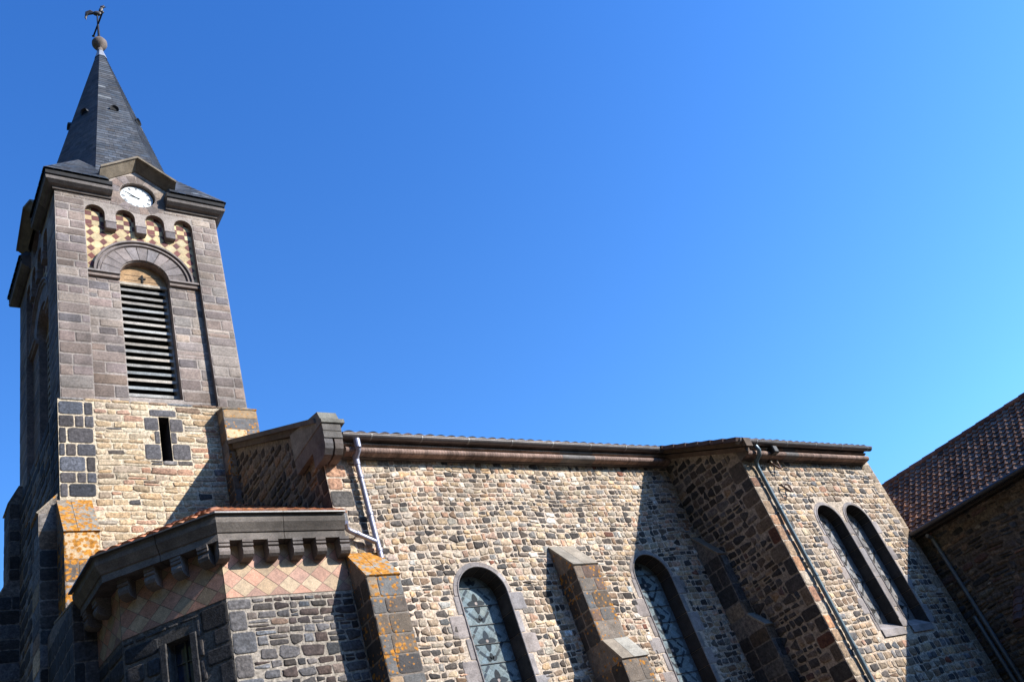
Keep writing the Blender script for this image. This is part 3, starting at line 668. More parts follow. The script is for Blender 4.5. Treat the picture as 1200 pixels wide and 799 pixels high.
# lucarnes (small hooded vents)
for i in range(0, 8):
    zc = 23.35; a = ring(zc, dr=.0); p0, p1 = a[i], a[(i+1) % 8]; mid = (p0+p1)/2; b_ = ring(zc+1); up_ = ((b_[i]+b_[(i+1) % 8])/2-mid).normalized()
    U = (p1-p0).normalized(); N = Vector((U.y, -U.x, 0)).normalized(); lu = MB(); hw, hh, dp = (.125, .17, .1)
    for m in range(1):
        arc = [(hw*math.cos(R(x)), hh*math.sin(R(x))) for x in range(0, 181, 20)]
        fpt = [mid+U*x+Vector((0, 0, y))+N*dp*.8 for x, y in arc]; bpt = [mid+U*x+Vector((0, 0, y+.12))-N*.28 for x, y in arc]
        lu.add(fpt+bpt, [(k, k+len(arc), k+1+len(arc), k+1) for k in range(len(arc)-1)], (.07, .075, .08), True)
        inn = [mid+U*x*.8+Vector((0, 0, y*.8))+N*(dp*.8-.06) for x, y in arc]
        lu.add(fpt+inn, [(k, k+1, k+1+len(arc), k+len(arc)) for k in range(len(arc)-1)], (.05, .05, .055))
        lu.poly(inn[::-1], (.008, .008, .008))
    lu.build('lucarne', M['slate'], spire)
fb = MB(); fb.lathe((AX, AY, AZ), [(.1, -.1), (.09, .02), (.06, .06), (.09, .09), (.18, .17), (.235, .3), (.235, .4), (.18, .52), (.08, .6), (.04, .64), (.0, .66)], (.2, .16, .14), 20)
fb.build('finial_ball', M['carved'], spire)

# weathercock and cross above the ball: a thing of its own
vo = Vector((AX, AY, AZ+.6)); vane = empty('weathercock', vo); tag(vane, 'grey weathercock on a dark iron cross at the tip of the spire', 'weathercock')
v = MB(); v.tube([(AX, AY, AZ+.6), (AX, AY, AZ+2.2)], [.045, .022], (.025, .025, .03), 8)
v.lathe((AX, AY, AZ+.66), [(.045, 0), (.075, .05), (.045, .1)], (.03, .03, .03), 10)
cd = Vector((.06, -.998, 0)).normalized()
v.tube([Vector((AX, AY, AZ+1.48))-cd*.5, Vector((AX, AY, AZ+1.48))+cd*.5], .028, (.025, .025, .03), 8)
for sg in (-1, 1): v.lathe(Vector((AX, AY, AZ+1.43))+cd*.5*sg, [(.0, 0), (.055, .05), (.0, .1)], (.03, .03, .03), 8)
v.build('cross', M['iron'], vane, vo)
rk = MB(); rd = Vector((-.86, .5, 0)).normalized(); rs = Vector((-rd.y, rd.x, 0)); c0 = Vector((AX, AY, AZ+2.12))
def blob(b, cen, rx, rz, ry, col, n=10, m=7, tilt=0):
    pts = []
    for i in range(m+1):
        th = math.pi*i/m
        for k in range(n):
            ph = 2*math.pi*k/n; x, y, z = rx*math.cos(th), ry*math.sin(th)*math.cos(ph), rz*math.sin(th)*math.sin(ph)
            xx, zz = x*math.cos(tilt)-z*math.sin(tilt), x*math.sin(tilt)+z*math.cos(tilt)
            pts.append(cen+rd*xx+rs*y+Vector((0, 0, zz)))
    b.add(pts, [(i*n+k, i*n+(k+1) % n, (i+1)*n+(k+1) % n, (i+1)*n+k) for i in range(m) for k in range(n)], col, True)
GC = (.12, .11, .11)
RS = .78
blob(rk, c0, .2*RS, .14*RS, .1*RS, GC, tilt=.5); blob(rk, c0+RS*(-rd*.17+Vector((0, 0, .24))), .085*RS, .2*RS, .07*RS, GC, tilt=.25); blob(rk, c0+RS*(-rd*.24+Vector((0, 0, .42))), .09*RS, .075*RS, .06*RS, GC)
rk.tube([c0+RS*(-rd*.3+Vector((0, 0, .42))), c0+RS*(-rd*.41+Vector((0, 0, .4)))], [.03, .004], GC, 6)
for k in range(3): blob(rk, c0+RS*(-rd*(.19+.05*k)+Vector((0, 0, .5+.01*k))), .035, .05, .012, GC, 6, 4)
for k in range(5): rk.tube([c0+RS*q for q in (rd*.12+Vector((0, 0, .06)), rd*(.28+.03*k)+Vector((0, 0, .26-.05*k)), rd*(.45+.01*k)+Vector((0, 0, .2-.1*k)), rd*(.5-.01*k)+Vector((0, 0, .02-.1*k)))], [.04, .045, .035, .008], GC, 7)
rk.tube([c0-Vector((0, 0, .3)), c0], .025, GC, 6)
rk.build('rooster', M['iron'], vane, vo)

# tower buttresses
buttress('buttress', tower, 3.24, 3.83, 15.93, [(9.36, 0), (8.45, .5)], palette([(2, GREY), (2, BROWN), (1, TAN)], .2), [M['lichen'], M['lichen_heavy']], quoin=(.28, .45), label='orange lichen covered buttress at the tower corner')
buttress('buttress', tower, 6.5, 7.26, 15.93, [(11.6, 0), (11.46, .36)], palette([(3, BROWN), (2, GREY), (2, TAN), (1, BEIGE)], .18), [M['lichen_some'], M['lichen']], quoin=(.22, .36))
buttress('buttress', tower, 3.06, 3.46, 15.93, [(6.75, .5), (6.5, 1.79)], palette([(2, BASALT), (1, BASALT2)], .2), [M['rubble'], M['lichen_some']], quoin=(.28, .4), label='dark lower stage of the tower corner buttress beside the apse')
lb = lambda x: left(x)
buttress('buttress', tower, -16.55, -15.98, TL-.07, [(9.55, 0), (9.15, .36)], palette([(1, BASALT2), (1, TAN), (1, BROWN), (2, GREY)]), [M['rubble'], M['lichen']], fr=lb)
buttress('buttress', tower, -20.55, -19.9, TL-.07, [(12.1, 0), (11.65, .22), (9.75, .22), (9.4, .4)], palette([(1, BASALT), (1, BASALT2), (1, GREY)]), [M['rubble'], M['rubble']], fr=lb)

# ================================================================== NAVE
NX0, NX1, NY, NZ = 6.64, 15.2, 12.0, 7.91; CY, CX0, CX1, CZ = 10.072, 15.2, 20.08, 6.89; SLO = .545
def pal_nave(u, v):
    dk = 30 if v < 5.6 else (26 if v < 7 else 12)
    if u > 12: dk *= .8
    return palette([(dk*.4, (.058, .049, .043)), (dk*.7, (.095, .078, .065)), (dk*.3, (.14, .115, .095)), (14, (.24, .205, .17)), (20, (.47, .34, .21)), (30, (.42, .325, .23)), (11, (.45, .28, .19)), (5, (.62, .54, .44)), (.7, (.25, .1, .06)), (9, (.25, .165, .105))], .2)(u, v)
na = MB(); F = front(NY); WW = (1.2, .14, .36)
wins = [(9.12, .5, 2.7, 5.2), (13.345, .49, 2.7, 5.27)]
holes = []
nave_parts = []
W_ex = [arch_excl(u, h, a, b, .1, .3) for u, h, a, b in wins]
for (u, h, a, b) in wins: holes.append([(u-h, a), (u+h, a)]+arch_pts(u, h, b, 20))
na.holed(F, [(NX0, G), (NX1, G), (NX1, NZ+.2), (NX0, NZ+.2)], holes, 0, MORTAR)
def quoin_list(u_edge, sgn, v0, v1, k0=0):
    out = []; v = v0; k = k0
    while v < v1-.05:
        h = rnd.uniform(.24, .36); h = v1-v if v1-v-h < .12 else h
        out.append((v, v+h, (.42, .26)[k % 2]*rnd.uniform(.85, 1.15))); v += h; k += 1
    return out
nq = quoin_list(NX0, 1, 1.5, NZ)
for a, b, wd in nq:
    na.stone(F, NX0-.006, NX0+wd, a, b, jitc(rnd.choice([GREY, (.12, .11, .1), TAN, BEIGE, (.15, .14, .13)]), .15) if b < 7.4 else jitc(PINK, .1), .012, 8, .02, .02, None, cap_smooth=False)
def ex_n(a, b):
    o = [i for e in W_ex for i in e(a, b)]
    o += [(NX0-1, NX0+wd) for q0, q1, wd in nq if b > q0+.06 and a < q1-.06]
    return o
na.rubble(F, NX0, NX1, 1.2, NZ, pal_nave, rows=(.085, .15), wid=(.08, .25), ex=5, gap=.012, d=.011, jit=.2, excl=ex_n, wav=.03, split=.06)
# west wall
Lw = left(NX0); top = lambda y: NZ+.62+SLO*(y-12)+.0
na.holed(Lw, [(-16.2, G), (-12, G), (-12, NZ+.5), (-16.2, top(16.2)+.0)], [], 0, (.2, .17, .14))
def ex_w(a, b):
    y = 12+(b-NZ-.5)/SLO
    o = [(-y, -11.9)] if b > NZ+.5 else []
    o += [(-12-wd*.8, -11.9) for q0, q1, wd in nq if b > q0+.06 and a < q1-.06]
    return o
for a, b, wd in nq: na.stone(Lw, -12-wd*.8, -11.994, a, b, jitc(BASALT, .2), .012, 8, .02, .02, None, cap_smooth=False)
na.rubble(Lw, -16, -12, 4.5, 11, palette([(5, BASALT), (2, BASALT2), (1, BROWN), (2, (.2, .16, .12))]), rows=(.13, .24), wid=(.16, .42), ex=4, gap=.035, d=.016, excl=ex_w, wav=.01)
# rest of the volume
na.poly([(CX1, 12, G), (CX1, 22, G), (CX1, 22, NZ+.2), (CX1, 17, NZ+2.8), (CX1, 12, NZ+.2)], BEIGE)
na.poly([(CX1, 22, G), (NX0, 22, G), (NX0, 22, NZ), (CX1, 22, NZ)], BEIGE)
na.poly([(NX1, 12, NZ), (CX1, 12, NZ), (CX1, 12, NZ+.2), (NX1, 12, NZ+.2)], BEIGE)
nave = na.build('nave', M['rubble'], church)
for (u, h, a, b), lab in zip(wins, ('round arched nave window with pale leaded flower glass', 'round arched nave window half in the chapel shadow')):
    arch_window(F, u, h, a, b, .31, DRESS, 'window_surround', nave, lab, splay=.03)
    leaded_glass(F, u, h-.025, a+.2, b, -.302, nave, 'stained_glass', f0=.68*3-.68*3+.28+(b-2.9-.28)%.68-.04)
bst = [(6.0, 0), (5.40, .49), (3.95, .49), (3.5, .8), (2.2, .8)]
buttress('buttress', nave, 6.66, 7.26, NY, [(6.04, 0), (5.42, .49), (3.62, .495), (3.2, .85)], pal_butt, [M['lichen_some'], M['lichen_heavy']], label='nave buttress with bright orange lichen on its sloping top')
buttress('buttress', nave, 10.9, 11.5, NY, bst, palette([(4, (.165, .13, .10)), (2, (.18, .115, .085)), (1, (.14, .13, .12))], .16), [M['lichen_some'], M['carved']], label='brown stepped buttress between the two nave windows')
buttress('buttress', nave, 14.95, 15.21, NY, [(6.08, 0), (5.45, .49), (4.1, .49), (3.75, .79)], pal_butt, [M['rubble'], M['carved']], label='shaded buttress in the corner beside the chapel')
# cornice
def cornice(x0, x1, y, z, name, parent):
    c = MB(); RO = (.33, .22, .175)
    half = [(.19+.062*math.sin(R(a)), .075-.062*math.cos(R(a))) for a in range(0, 181, 20)]
    prof = [(0, -.035), (.09, -.035), (.09, -.02)]+[(o, h-.03) for o, h in half]+[(.18, .115), (.18, .14), (.23, .15), (.23, .18), (.19, .185), (.19, .21), (.27, .22), (.27, .28), (0, .29)]
    cols = [(.17, .14, .12)]*2+[RO]*(len(half)+0)+[(.2, .15, .12)]*2+[(.36, .27, .21)]*3+[(.15, .11, .09)]*4
    x = x0
    while x < x1-.02:                                      # separate lengths of moulded brickwork / stone
        wd = .062 if rnd.random() < .985 else .45; e = min(x+wd, x1)
        k = rnd.gauss(1, .16); cc = [tuple(q*k for q in col) if 2 <= i <= len(half)+1 else col for i, col in enumerate(cols)]
        if wd > .2: cc = [(.2, .18, .17) for _ in cols]
        c.sweep([(x, y), (e-.004, y)], prof, z, cc); x = e
    return c.build(name, M['carved'], parent)
cornice(7.0, NX1-.02, NY, NZ, 'cornice', nave)
# kneeler stone at the west end of the eaves
kn = MB(); Fk = front(NY); KC = (.15, .135, .12)
kn.box(Fk, 6.52, 6.96, 8.34, 8.42, -.8, .47, (.2, .19, .16)); kn.extrude([(-.8, 8.42), (.43, 8.42), (.36, 8.62), (-.8, 8.9)], (6.53, NY, 0), (.36, 0, 0), (0, -1, 0), (0, 0, 1), (.21, .2, .165))
kn.box(Fk, 6.53, 6.88, 8.19, 8.338, -.8, .44, KC); kn.box(Fk, 6.53, 6.88, 8.05, 8.188, -.8, .43, KC)
for a in (6.53, 6.72): kn.extrude([(-.1, 7.75), (.2, 7.75), (.3, 7.78), (.38, 7.86), (.41, 7.95), (.41, 8.048), (-.1, 8.048)], (a, NY, 0), (.155, 0, 0), (0, -1, 0), (0, 0, 1), jitc((.14, .12, .11), .1))
kn.build('kneeler_stone', M['carved'], nave)
# coping up the west verge
vc = MB(); vc.extrude([(-.14, 0), (.32, 0), (.32, .1), (-.14, .1)], (NX0, 11.75, 8.46), (0, 4.6, 4.6*.545), (1, 0, 0), (0, 0, 1), (.13, .115, .1))
vc.extrude([(-.06, -.13), (.3, -.13), (.3, -.003), (-.06, -.003)], (NX0, 12.02, 8.46+.15), (0, 4.3, 4.3*.545), (1, 0, 0), (0, 0, 1), (.12, .1, .09))
vc.build('verge_coping', M['carved'], nave)

# roofs
RT = [(.09, .058, .046), (.07, .05, .042), (.11, .066, .05), (.075, .06, .052)]
def slope_vec(): return Vector((0, 1, SLO)).normalized(), Vector((0, -SLO, 1)).normalized()
T, N = slope_vec()
nr_ = MB(); O = Vector((6.95, 11.655, 8.205)); L = 17.1
nr_.poly([(6.8, 11.64, 8.19), (15.2, 11.64, 8.19), (15.2, 17, 8.225+5.36*SLO), (6.8, 17, 8.225+5.36*SLO)], (.12, .07, .05))
nr_.poly([(15.2, 12, 8.22+.36*SLO), (CX1, 12, 8.22+.36*SLO), (CX1, 17, 8.225+5.36*SLO), (15.2, 17, 8.225+5.36*SLO)], (.12, .07, .05))
nr_.poly([(CX1, 17, 8.225+5.36*SLO), (CX1, 22.4, 8.155), (6.8, 22.4, 8.155), (6.8, 17, 8.225+5.36*SLO)], (.12, .07, .05))
roof_tiles(nr_, O, (1, 0, 0), T, N, 8.25, 6.1, pu=.24, pt=.36, amp=.036, col=RT)
nroof = nr_.build('nave_roof', M['rooftile'], church)
cr = MB(); ey, ez = 9.725, 8.205-(11.64-9.71)*SLO
cr.poly([(14.98, ey, ez-.01), (19.95, ey, ez-.01), (19.95, 12.1, ez-.01+(12.1-ey)*SLO), (14.98, 12.1, ez-.01+(12.1-ey)*SLO)], (.12, .07, .05))
roof_tiles(cr, (14.96, ey, ez), (1, 0, 0), T, N, 5.0, 2.8, pu=.24, pt=.36, amp=.036, col=RT)
# verge tiles along the west edge (stepped, seen from below)
Tn = 8
for i in range(Tn):
    p0 = Vector((14.93, ey+.31*i, ez+.31*i*SLO)); cr.extrude([(-.05, -.03), (.2, -.03), (.2, .055), (-.05, .055)], p0, T*.33+N*-.02, (1, 0, 0), tuple(N), jitc((.12, .08, .07), .2))
croof = cr.build('chapel_roof', M['rooftile'], church)

# ================================================================== SIDE CHAPEL
pal_ch = palette([(15, BEIGE), (20, (.31, .225, .15)), (12, BROWN), (12, GREY), (9, BASALT2), (6, BASALT), (3, PINK), (10, TAN), (.7, BRICK)], .17)
ch = MB(); F = front(CY); cw = [(17.185, .405, 2.95, 5.36), (18.255, .405, 2.95, 5.36)]
ch.holed(F, [(CX0, G), (CX1, G), (CX1, CZ+.2), (CX0, CZ+.2)], [[(u-h, a), (u+h, a)]+arch_pts(u, h, b, 20) for u, h, a, b in cw], 0, (.52, .42, .32))
cq = quoin_list(CX0, 1, 1, CZ); cq2 = quoin_list(CX1, -1, 1, CZ, 1)
for a, b, wd in cq:
    ch.stone(F, CX0-.006, CX0+wd*.9, a, b, jitc(rnd.choice([(.36, .25, .16), (.42, .3, .19), (.3, .16, .1), BEIGE, (.45, .25, .14)]), .12), .012, 9, .02, .02, None, cap_smooth=False)
for a, b, wd in cq2: ch.stone(F, CX1-wd*.8, CX1+.006, a, b, jitc((.33, .25, .17), .12), .012, 9, .02, .02, None, cap_smooth=False)
ex0, ex1 = arch_excl(cw[0][0], .405, 2.95, 5.36, .09, .22), arch_excl(cw[1][0], .405, 2.95, 5.36, .09, .22)
def ex_c(a, b):
    o = ex0(a, b)+ex1(a, b)
    if b > 2.81 and a < 5.7: o.append((17.5, 17.95))
    o += [(CX0-1, CX0+wd*.9) for q0, q1, wd in cq if b > q0+.05 and a < q1-.05]
    o += [(CX1-wd*.8, CX1+1) for q0, q1, wd in cq2 if b > q0+.05 and a < q1-.05]
    return o
ch.rubble(F, CX0, CX1, -1, CZ, pal_ch, rows=(.10, .18), wid=(.1, .27), ex=5, gap=.013, d=.012, jit=.17, excl=ex_c, wav=.024, split=.08)
Lc = left(CX0)
ch.holed(Lc, [(-12, G), (-CY, G), (-CY, CZ+.22), (-12, CZ+.22+(12-CY)*SLO)], [], 0, (.35, .28, .215))  # side wall mortar darker than the front, shade painted in
def ex_cl(a, b):
    y = CY+(b-CZ-.2)/SLO
    o = [(-y, -CY+.1)] if b > CZ+.2 else []
    o += [(-CY-wd, -CY+.1) for q0, q1, wd in cq if b > q0+.05 and a < q1-.05]
    return o
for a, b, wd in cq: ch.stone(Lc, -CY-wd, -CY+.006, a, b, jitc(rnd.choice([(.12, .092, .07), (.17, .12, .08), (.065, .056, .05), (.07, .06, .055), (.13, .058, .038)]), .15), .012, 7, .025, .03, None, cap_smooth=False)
ch.rubble(Lc, -12, -CY, .5, 8.0, palette([(7, BASALT), (4, (.085, .068, .056)), (3, (.15, .115, .09)), (2, (.16, .14, .125)), (1, (.27, .19, .125)), (.5, RUST)], .2), rows=(.1, .21), wid=(.11, .32), ex=4.5, gap=.022, d=.015, jit=.18, excl=ex_cl, wav=.028, split=.08)  # quoins and rubble on this side also darkened to deepen its shade
ch.poly([(CX1, CY, G), (CX1, 12, G), (CX1, 12, CZ+.22+(12-CY)*SLO), (CX1, CY, CZ+.22)], BEIGE)
chapel = ch.build('side_chapel', M['rubble'], church)
for (u, h, a, b), lab in zip(cw, ('left lancet window of the chapel pair', 'right lancet window of the chapel pair')):
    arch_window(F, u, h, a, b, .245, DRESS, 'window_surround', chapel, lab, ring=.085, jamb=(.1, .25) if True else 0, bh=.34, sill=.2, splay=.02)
    leaded_glass(F, u, h-.02, a+.19, b, -.237, chapel, 'stained_glass', tint=(.29, .28, .27), dark=(.05, .048, .048), bars=.62, f0=.3)
cornice(CX0-.02, 19.8, CY, CZ, 'cornice', chapel)
# rough timber and stone band under the verge
vb = MB(); vb.extrude([(-.16, -.2), (.05, -.2), (.05, 0), (-.16, 0)], (CX0, CY-.42, CZ+.28), (0, 12-CY+.42, (12-CY+.42)*SLO), (1, 0, 0), (0, 0, 1), (.12, .085, .06))
vb.extrude([(-.1, -.1), (.05, -.1), (.05, 0), (-.1, 0)], (CX0, CY-.3, CZ+.12), (0, 12-CY+.3, (12-CY+.3)*SLO), (1, 0, 0), (0, 0, 1), (.15, .1, .07))
vb.build('verge_board', M['wood'], chapel)

# ================================================================== POLYGONAL APSE
AP = [(6.645, 12.0), (4.64, 12.0), (3.505, 13.2), (3.4, 14.2)][::-1]   # left to right
APC = [(6.645, 12.0), (4.64, 12.0), (3.42, 13.09), (3.37, 14.14)][::-1]
AZT = 6.27
ap = MB(); tb = MB(); segs = []
pal_ap = palette([(5, (.105, .096, .094)), (4, (.145, .13, .123)), (4, (.085, .062, .055)), (3, BASALT), (1.5, (.17, .125, .1))], .2)
awin = (.61, .98, 3.2, 5.14)     # small window in the diagonal face: distance from the front corner
for i, (a, b) in enumerate(zip(AP, AP[1:])):
    a, b = Vector((*a, 0)), Vector((*b, 0)); U = (b-a).normalized(); Ln = (b-a).length; fr = Frame(a, U, (U.y, -U.x, 0)); segs.append((fr, Ln))
    hole = [[(Ln-awin[1], awin[2]), (Ln-awin[0], awin[2]), (Ln-awin[0], awin[3]), (Ln-awin[1], awin[3])]] if i == 1 else []
    ap.holed(fr, [(0, G), (Ln, G), (Ln, 6.4), (0, 6.4)], hole, 0, (.35, .30, .245) if i == 2 else (.13, .11, .09))  # left faces get darker mortar, their shade is in the colour
    qs = quoin_list(0, 1, 1.5, 5.42)
    dr_ = [(Ln-1.35, Ln-awin[1], 5.14, 5.42), ] if i == 1 else []
    def exq(v0_, v1_, Ln=Ln, i=i, qs=qs):
        o = []
        for q0, q1, wd in qs:
            if v1_ > q0+.05 and v0_ < q1-.05:
                if i == 2: o.append((-1, wd*1.0))
                if i == 1: o.append((Ln-wd*1.0, Ln+1))
        if i == 1 and v1_ > awin[2] and v0_ < awin[3]: o.append((Ln-awin[1]-.1, Ln-awin[0]+.1))
        return o
    for q0, q1, wd in qs:
        if i == 2: ap.stone(fr, -.004, wd, q0, q1, jitc((.13, .12, .118), .15), .012, 9, .02, .02, None, cap_smooth=False)
        if i == 1: ap.stone(fr, Ln-wd, Ln+.004, q0, q1, jitc(BASALT, .15), .012, 9, .02, .02, None, cap_smooth=False)
    if i == 2: ap.rubble(fr, 0, Ln, 1, 5.42, pal_ap, rows=(.12, .21), wid=(.14, .38), ex=6, gap=.015, d=.010, jit=.15, excl=exq, wav=.012, split=.1)
    else: ap.rubble(fr, 0, Ln, 1, 5.4, palette([(3, BASALT), (2, (.04, .04, .042)), (1, BASALT2)]), rows=(.26, .36), wid=(.3, .6), ex=7, gap=.03, d=.012, jit=.03, excl=exq, wav=0, split=0)
    if i == 1:      # window reveal, frame stones, panes
        u0_, u1_, v0_, v1_ = Ln-awin[1], Ln-awin[0], awin[2], awin[3]
        for p, q in (((u0_, v0_), (u0_, v1_)), ((u1_, v1_), (u1_, v0_)), ((u0_, v1_), (u1_, v1_)), ((u1_, v0_), (u0_, v0_))):
            ap.poly([fr.p(*p, 0), fr.p(*q, 0), fr.p(*q, -.25), fr.p(*p, -.25)], (.1, .095, .09))
        for x0, x1 in ((u0_-.1, u0_), (u1_, u1_+.1)): ap.box(fr, x0, x1, v0_, v1_, -.02, .03, (.065, .06, .057), bev=.008)
        gw = MB(); gw.poly([fr.p(u0_, v0_, -.2), fr.p(u1_, v0_, -.2), fr.p(u1_, v1_, -.2), fr.p(u0_, v1_, -.2)], (.03, .045, .08))
        for x in (u0_+.015, u1_-.015, (u0_+u1_)/2): gw.box(fr, x-.014, x+.014, v0_, v1_, -.2, -.17, (.1, .1, .1))
        vv = v0_+.2
        while vv < v1_: gw.box(fr, u0_, u1_, vv-.008, vv+.008, -.198, -.175, (.1, .1, .1)); vv += .36
    # tile band
    tb.poly([fr.p(0, 5.44, .004), fr.p(Ln, 5.44, .004), fr.p(Ln, 6.3, .004), fr.p(0, 6.3, .004)], (.2, .14, .1))
    du, dv = .36, .30; k = 0
    for ii in range(-2, int(Ln/du*2)+4):
        for jj in range(-2, 9):
            if (ii+jj) % 2: continue
            cu, cv = ii*du/2+.1, 5.44+jj*dv/2
            sq = [(cu, cv-dv/2), (cu+du/2, cv), (cu, cv+dv/2), (cu-du/2, cv)]
            for cl in ((1, 0, Ln), (-1, 0, 0), (0, 1, 6.29), (0, -1, -5.445)): sq = clip(sq, *cl) if len(sq) > 2 else sq
            if len(sq) > 2:
                gx = sum(q[0] for q in sq)/len(sq); gy = sum(q[1] for q in sq)/len(sq); c = (.44, .31, .19) if ii % 2 else (.46, .245, .165)
                tb.add([fr.p(gx+(x-gx)*.965, gy+(y-gy)*.965, .008) for x, y in sq], [range(len(sq))], jitc(c, .12))
apse = ap.build('apse', M['rubble'], church)
o = tb.build('tile_band', M['tile'], apse); tag(o, 'band of pink and cream diamond tiles under the apse brackets')
gw.build('apse_window', M['darkglass'], apse)
# cornice with corbels
ac = MB(); ac.sweep(APC, [(-.1, 0), (.2, 0), (.2, .12), (.22, .125), (.24, .16), (.3, .25), (.31, .3), (.31, .37), (-.1, .4)], AZT, [(.11, .09, .08)]+[(.17, .145, .125)]*7); ac.build('cornice', M['carved'], apse)
def corbel(fr, u, wd=.165):
    c = MB(); pr = [(.0, 5.98), (.1, 5.98), (.16, 5.995), (.2, 6.03), (.215, 6.08), (.205, 6.13), (.19, 6.15), (.22, 6.165), (.22, 6.2), (.2, 6.205), (.225, 6.22), (.225, AZT-.002), (0, AZT-.002)]
    c.extrude(pr, fr.p(u-wd/2, 0, .01), fr.U*wd, fr.N, (0, 0, 1), jitc((.165, .14, .125), .1)); c.build('corbel', M['carved'], apse)
for u in (-.03, .33, .73, 1.13, 1.52, 1.93): corbel(segs[2][0], u+.02)
for k in range(4): corbel(segs[1][0], .2+.43*k)
for k in range(2): corbel(segs[0][0], .2+.42*k)
# tiled roof: three facets climbing to the tower
ar = MB(); CV = [(6.62, 11.7), (4.5, 11.7), (3.125, 12.955), (3.09, 14.14)]; dom = [(6.62, 11.7), (6.62, 15.92), (3.45, 15.92), (3.45, 14.14), (3.09, 14.14), (3.125, 12.955), (4.5, 11.7)]
lines = []
for a, b in zip(CV, CV[1:]):
    d_ = (Vector(b)-Vector(a)).normalized(); n_ = Vector((d_.y, -d_.x)); n_ = n_ if n_.dot(Vector((5.2, 14.5))-Vector(a)) > 0 else -n_; lines.append((n_, n_.dot(Vector(a)), d_))
MS = .6; ZR = 6.655
for i, (n_, c_, d_) in enumerate(lines):
    pl = dom
    for j, (m_, e_, _) in enumerate(lines):
        if i != j: pl = clip(pl, n_.x-m_.x, n_.y-m_.y, c_-e_)
    ar.poly([(x, y, ZR+MS*(n_.x*x+n_.y*y-c_)) for x, y in pl][::-1], (.3, .13, .07))
    Tt = Vector((n_.x, n_.y, MS)).normalized(); Nn = Vector((-n_.x*MS, -n_.y*MS, 1)).normalized(); Uu = Vector((-d_.x, -d_.y, 0))
    st = Vector((*CV[i+1], ZR+.01))
    def ins(p, pl=pl):
        s_ = 0
        for q in range(len(pl)):
            x0, y0 = pl[q]; x1, y1 = pl[(q+1) % len(pl)]
            if (y0 > p.y) != (y1 > p.y) and p.x < (x1-x0)*(p.y-y0)/(y1-y0)+x0: s_ ^= 1
        return bool(s_)
    roof_tiles(ar, st-Uu*3, Uu, Tt, Nn, 9, 4.6, pu=.2, pt=.3, amp=.045, col=[(.42, .17, .08), (.36, .14, .075), (.46, .22, .11)], inside=ins)
aroof = ar.build('apse_roof', M['rooftile'], church); tag(aroof, 'orange clay tiles over the polygonal apse')
ag = MB(); ag.sweep(APC, [(.312, .0), (.37, .0), (.37, .025), (.312, .025)], AZT+.37, (.13, .125, .12)); ag.build('lead_flashing', M['zinc'], apse)

# ================================================================== GUTTERS, DOWNPIPES
def gutter(x0, x1, y, z, name='gutter', r_=.078, col=(.16, .14, .135)):
    gmb = MB(); prof = [(r_*math.cos(R(a)), r_*math.sin(R(a))) for a in range(180, 361, 20)]
    inn = [((r_-.008)*math.cos(R(a)), (r_-.008)*math.sin(R(a))+.004) for a in range(360, 179, -20)]
    gmb.extrude(prof+inn, (x0, y, z), (x1-x0, 0, 0), (0, 1, 0), (0, 0, 1), col, smooth=True)
    gmb.tube([(x0, y-r_, z), (x1, y-r_, z)], .011, col, 6)
    for xx in (x0+.002, x1-.002): gmb.poly([(xx, y+a, z+b) for a, b in prof], col)
    x = x0+.55
    while x < x1: gmb.extrude([(1.07*a, 1.07*b) for a, b in prof]+[(0, -.01)], (x, y, z), (.028, 0, 0), (0, 1, 0), (0, 0, 1), (.32, .31, .3)); x += 1.05
    return gmb.build(name, M['zinc'], church)
gutter(6.93, 15.0, 11.69, 8.2); gutter(14.97, 19.92, 9.76, 7.155)
def downpipe(pts, r_, col, clips, label, mt=None):
    d = MB(); d.tube(pts, r_, col, 12)
    p0, p1 = Vector(pts[-2]), Vector(pts[-1])
    for k in clips:
        c = p0.lerp(p1, k); dr = (p1-p0).normalized(); d.tube([c-dr*.025, c+dr*.025], r_*1.25, tuple(x*.8 for x in col), 12)
        d.tube([c, c+Vector((0, .12, 0))], .012, col, 6)
    o = d.build('downpipe', mt or M['zinc'], church); tag(o, label); return o
ZC = (.36, .36, .45)
dp = downpipe([(7.2, 11.69, 8.09), (7.2, 11.68, 7.98), (7.21, 11.72, 7.9), (7.21, 11.84, 7.84), (7.22, 11.88, 7.72), (7.24, 11.885, 5.9)], .047, ZC, (.15, .55, .92), 'pale zinc downpipe at the west end of the nave')
bx = MB(); bx.tube([(7.2, 11.68, 8.1), (7.2, 11.68, 7.93)], [.06, .055], ZC, 12); bx.build('gutter_outlet', M['zinc'], dp); bx = MB(); bx.tube([(7.212, 11.86, 7.9), (7.218, 11.88, 7.7)], .058, ZC, 12); bx.build('pipe_collar', M['zinc'], dp)
downpipe([(6.66, 11.74, 6.5), (6.72, 11.86, 6.46), (6.78, 11.88, 6.42), (7.225, 11.885, 6.2)], .043, ZC, (.3,), 'short sloping zinc pipe joining the nave downpipe')
downpipe([(15.5, 9.76, 7.04), (15.5, 9.74, 6.93), (15.51, 9.8, 6.84), (15.52, 9.95, 6.78), (15.53, 9.99, 6.66), (15.53, 9.99, G)], .045, (.16, .22, .25), (.12, .3, .48, .66), 'dark blue grey downpipe at the chapel corner')

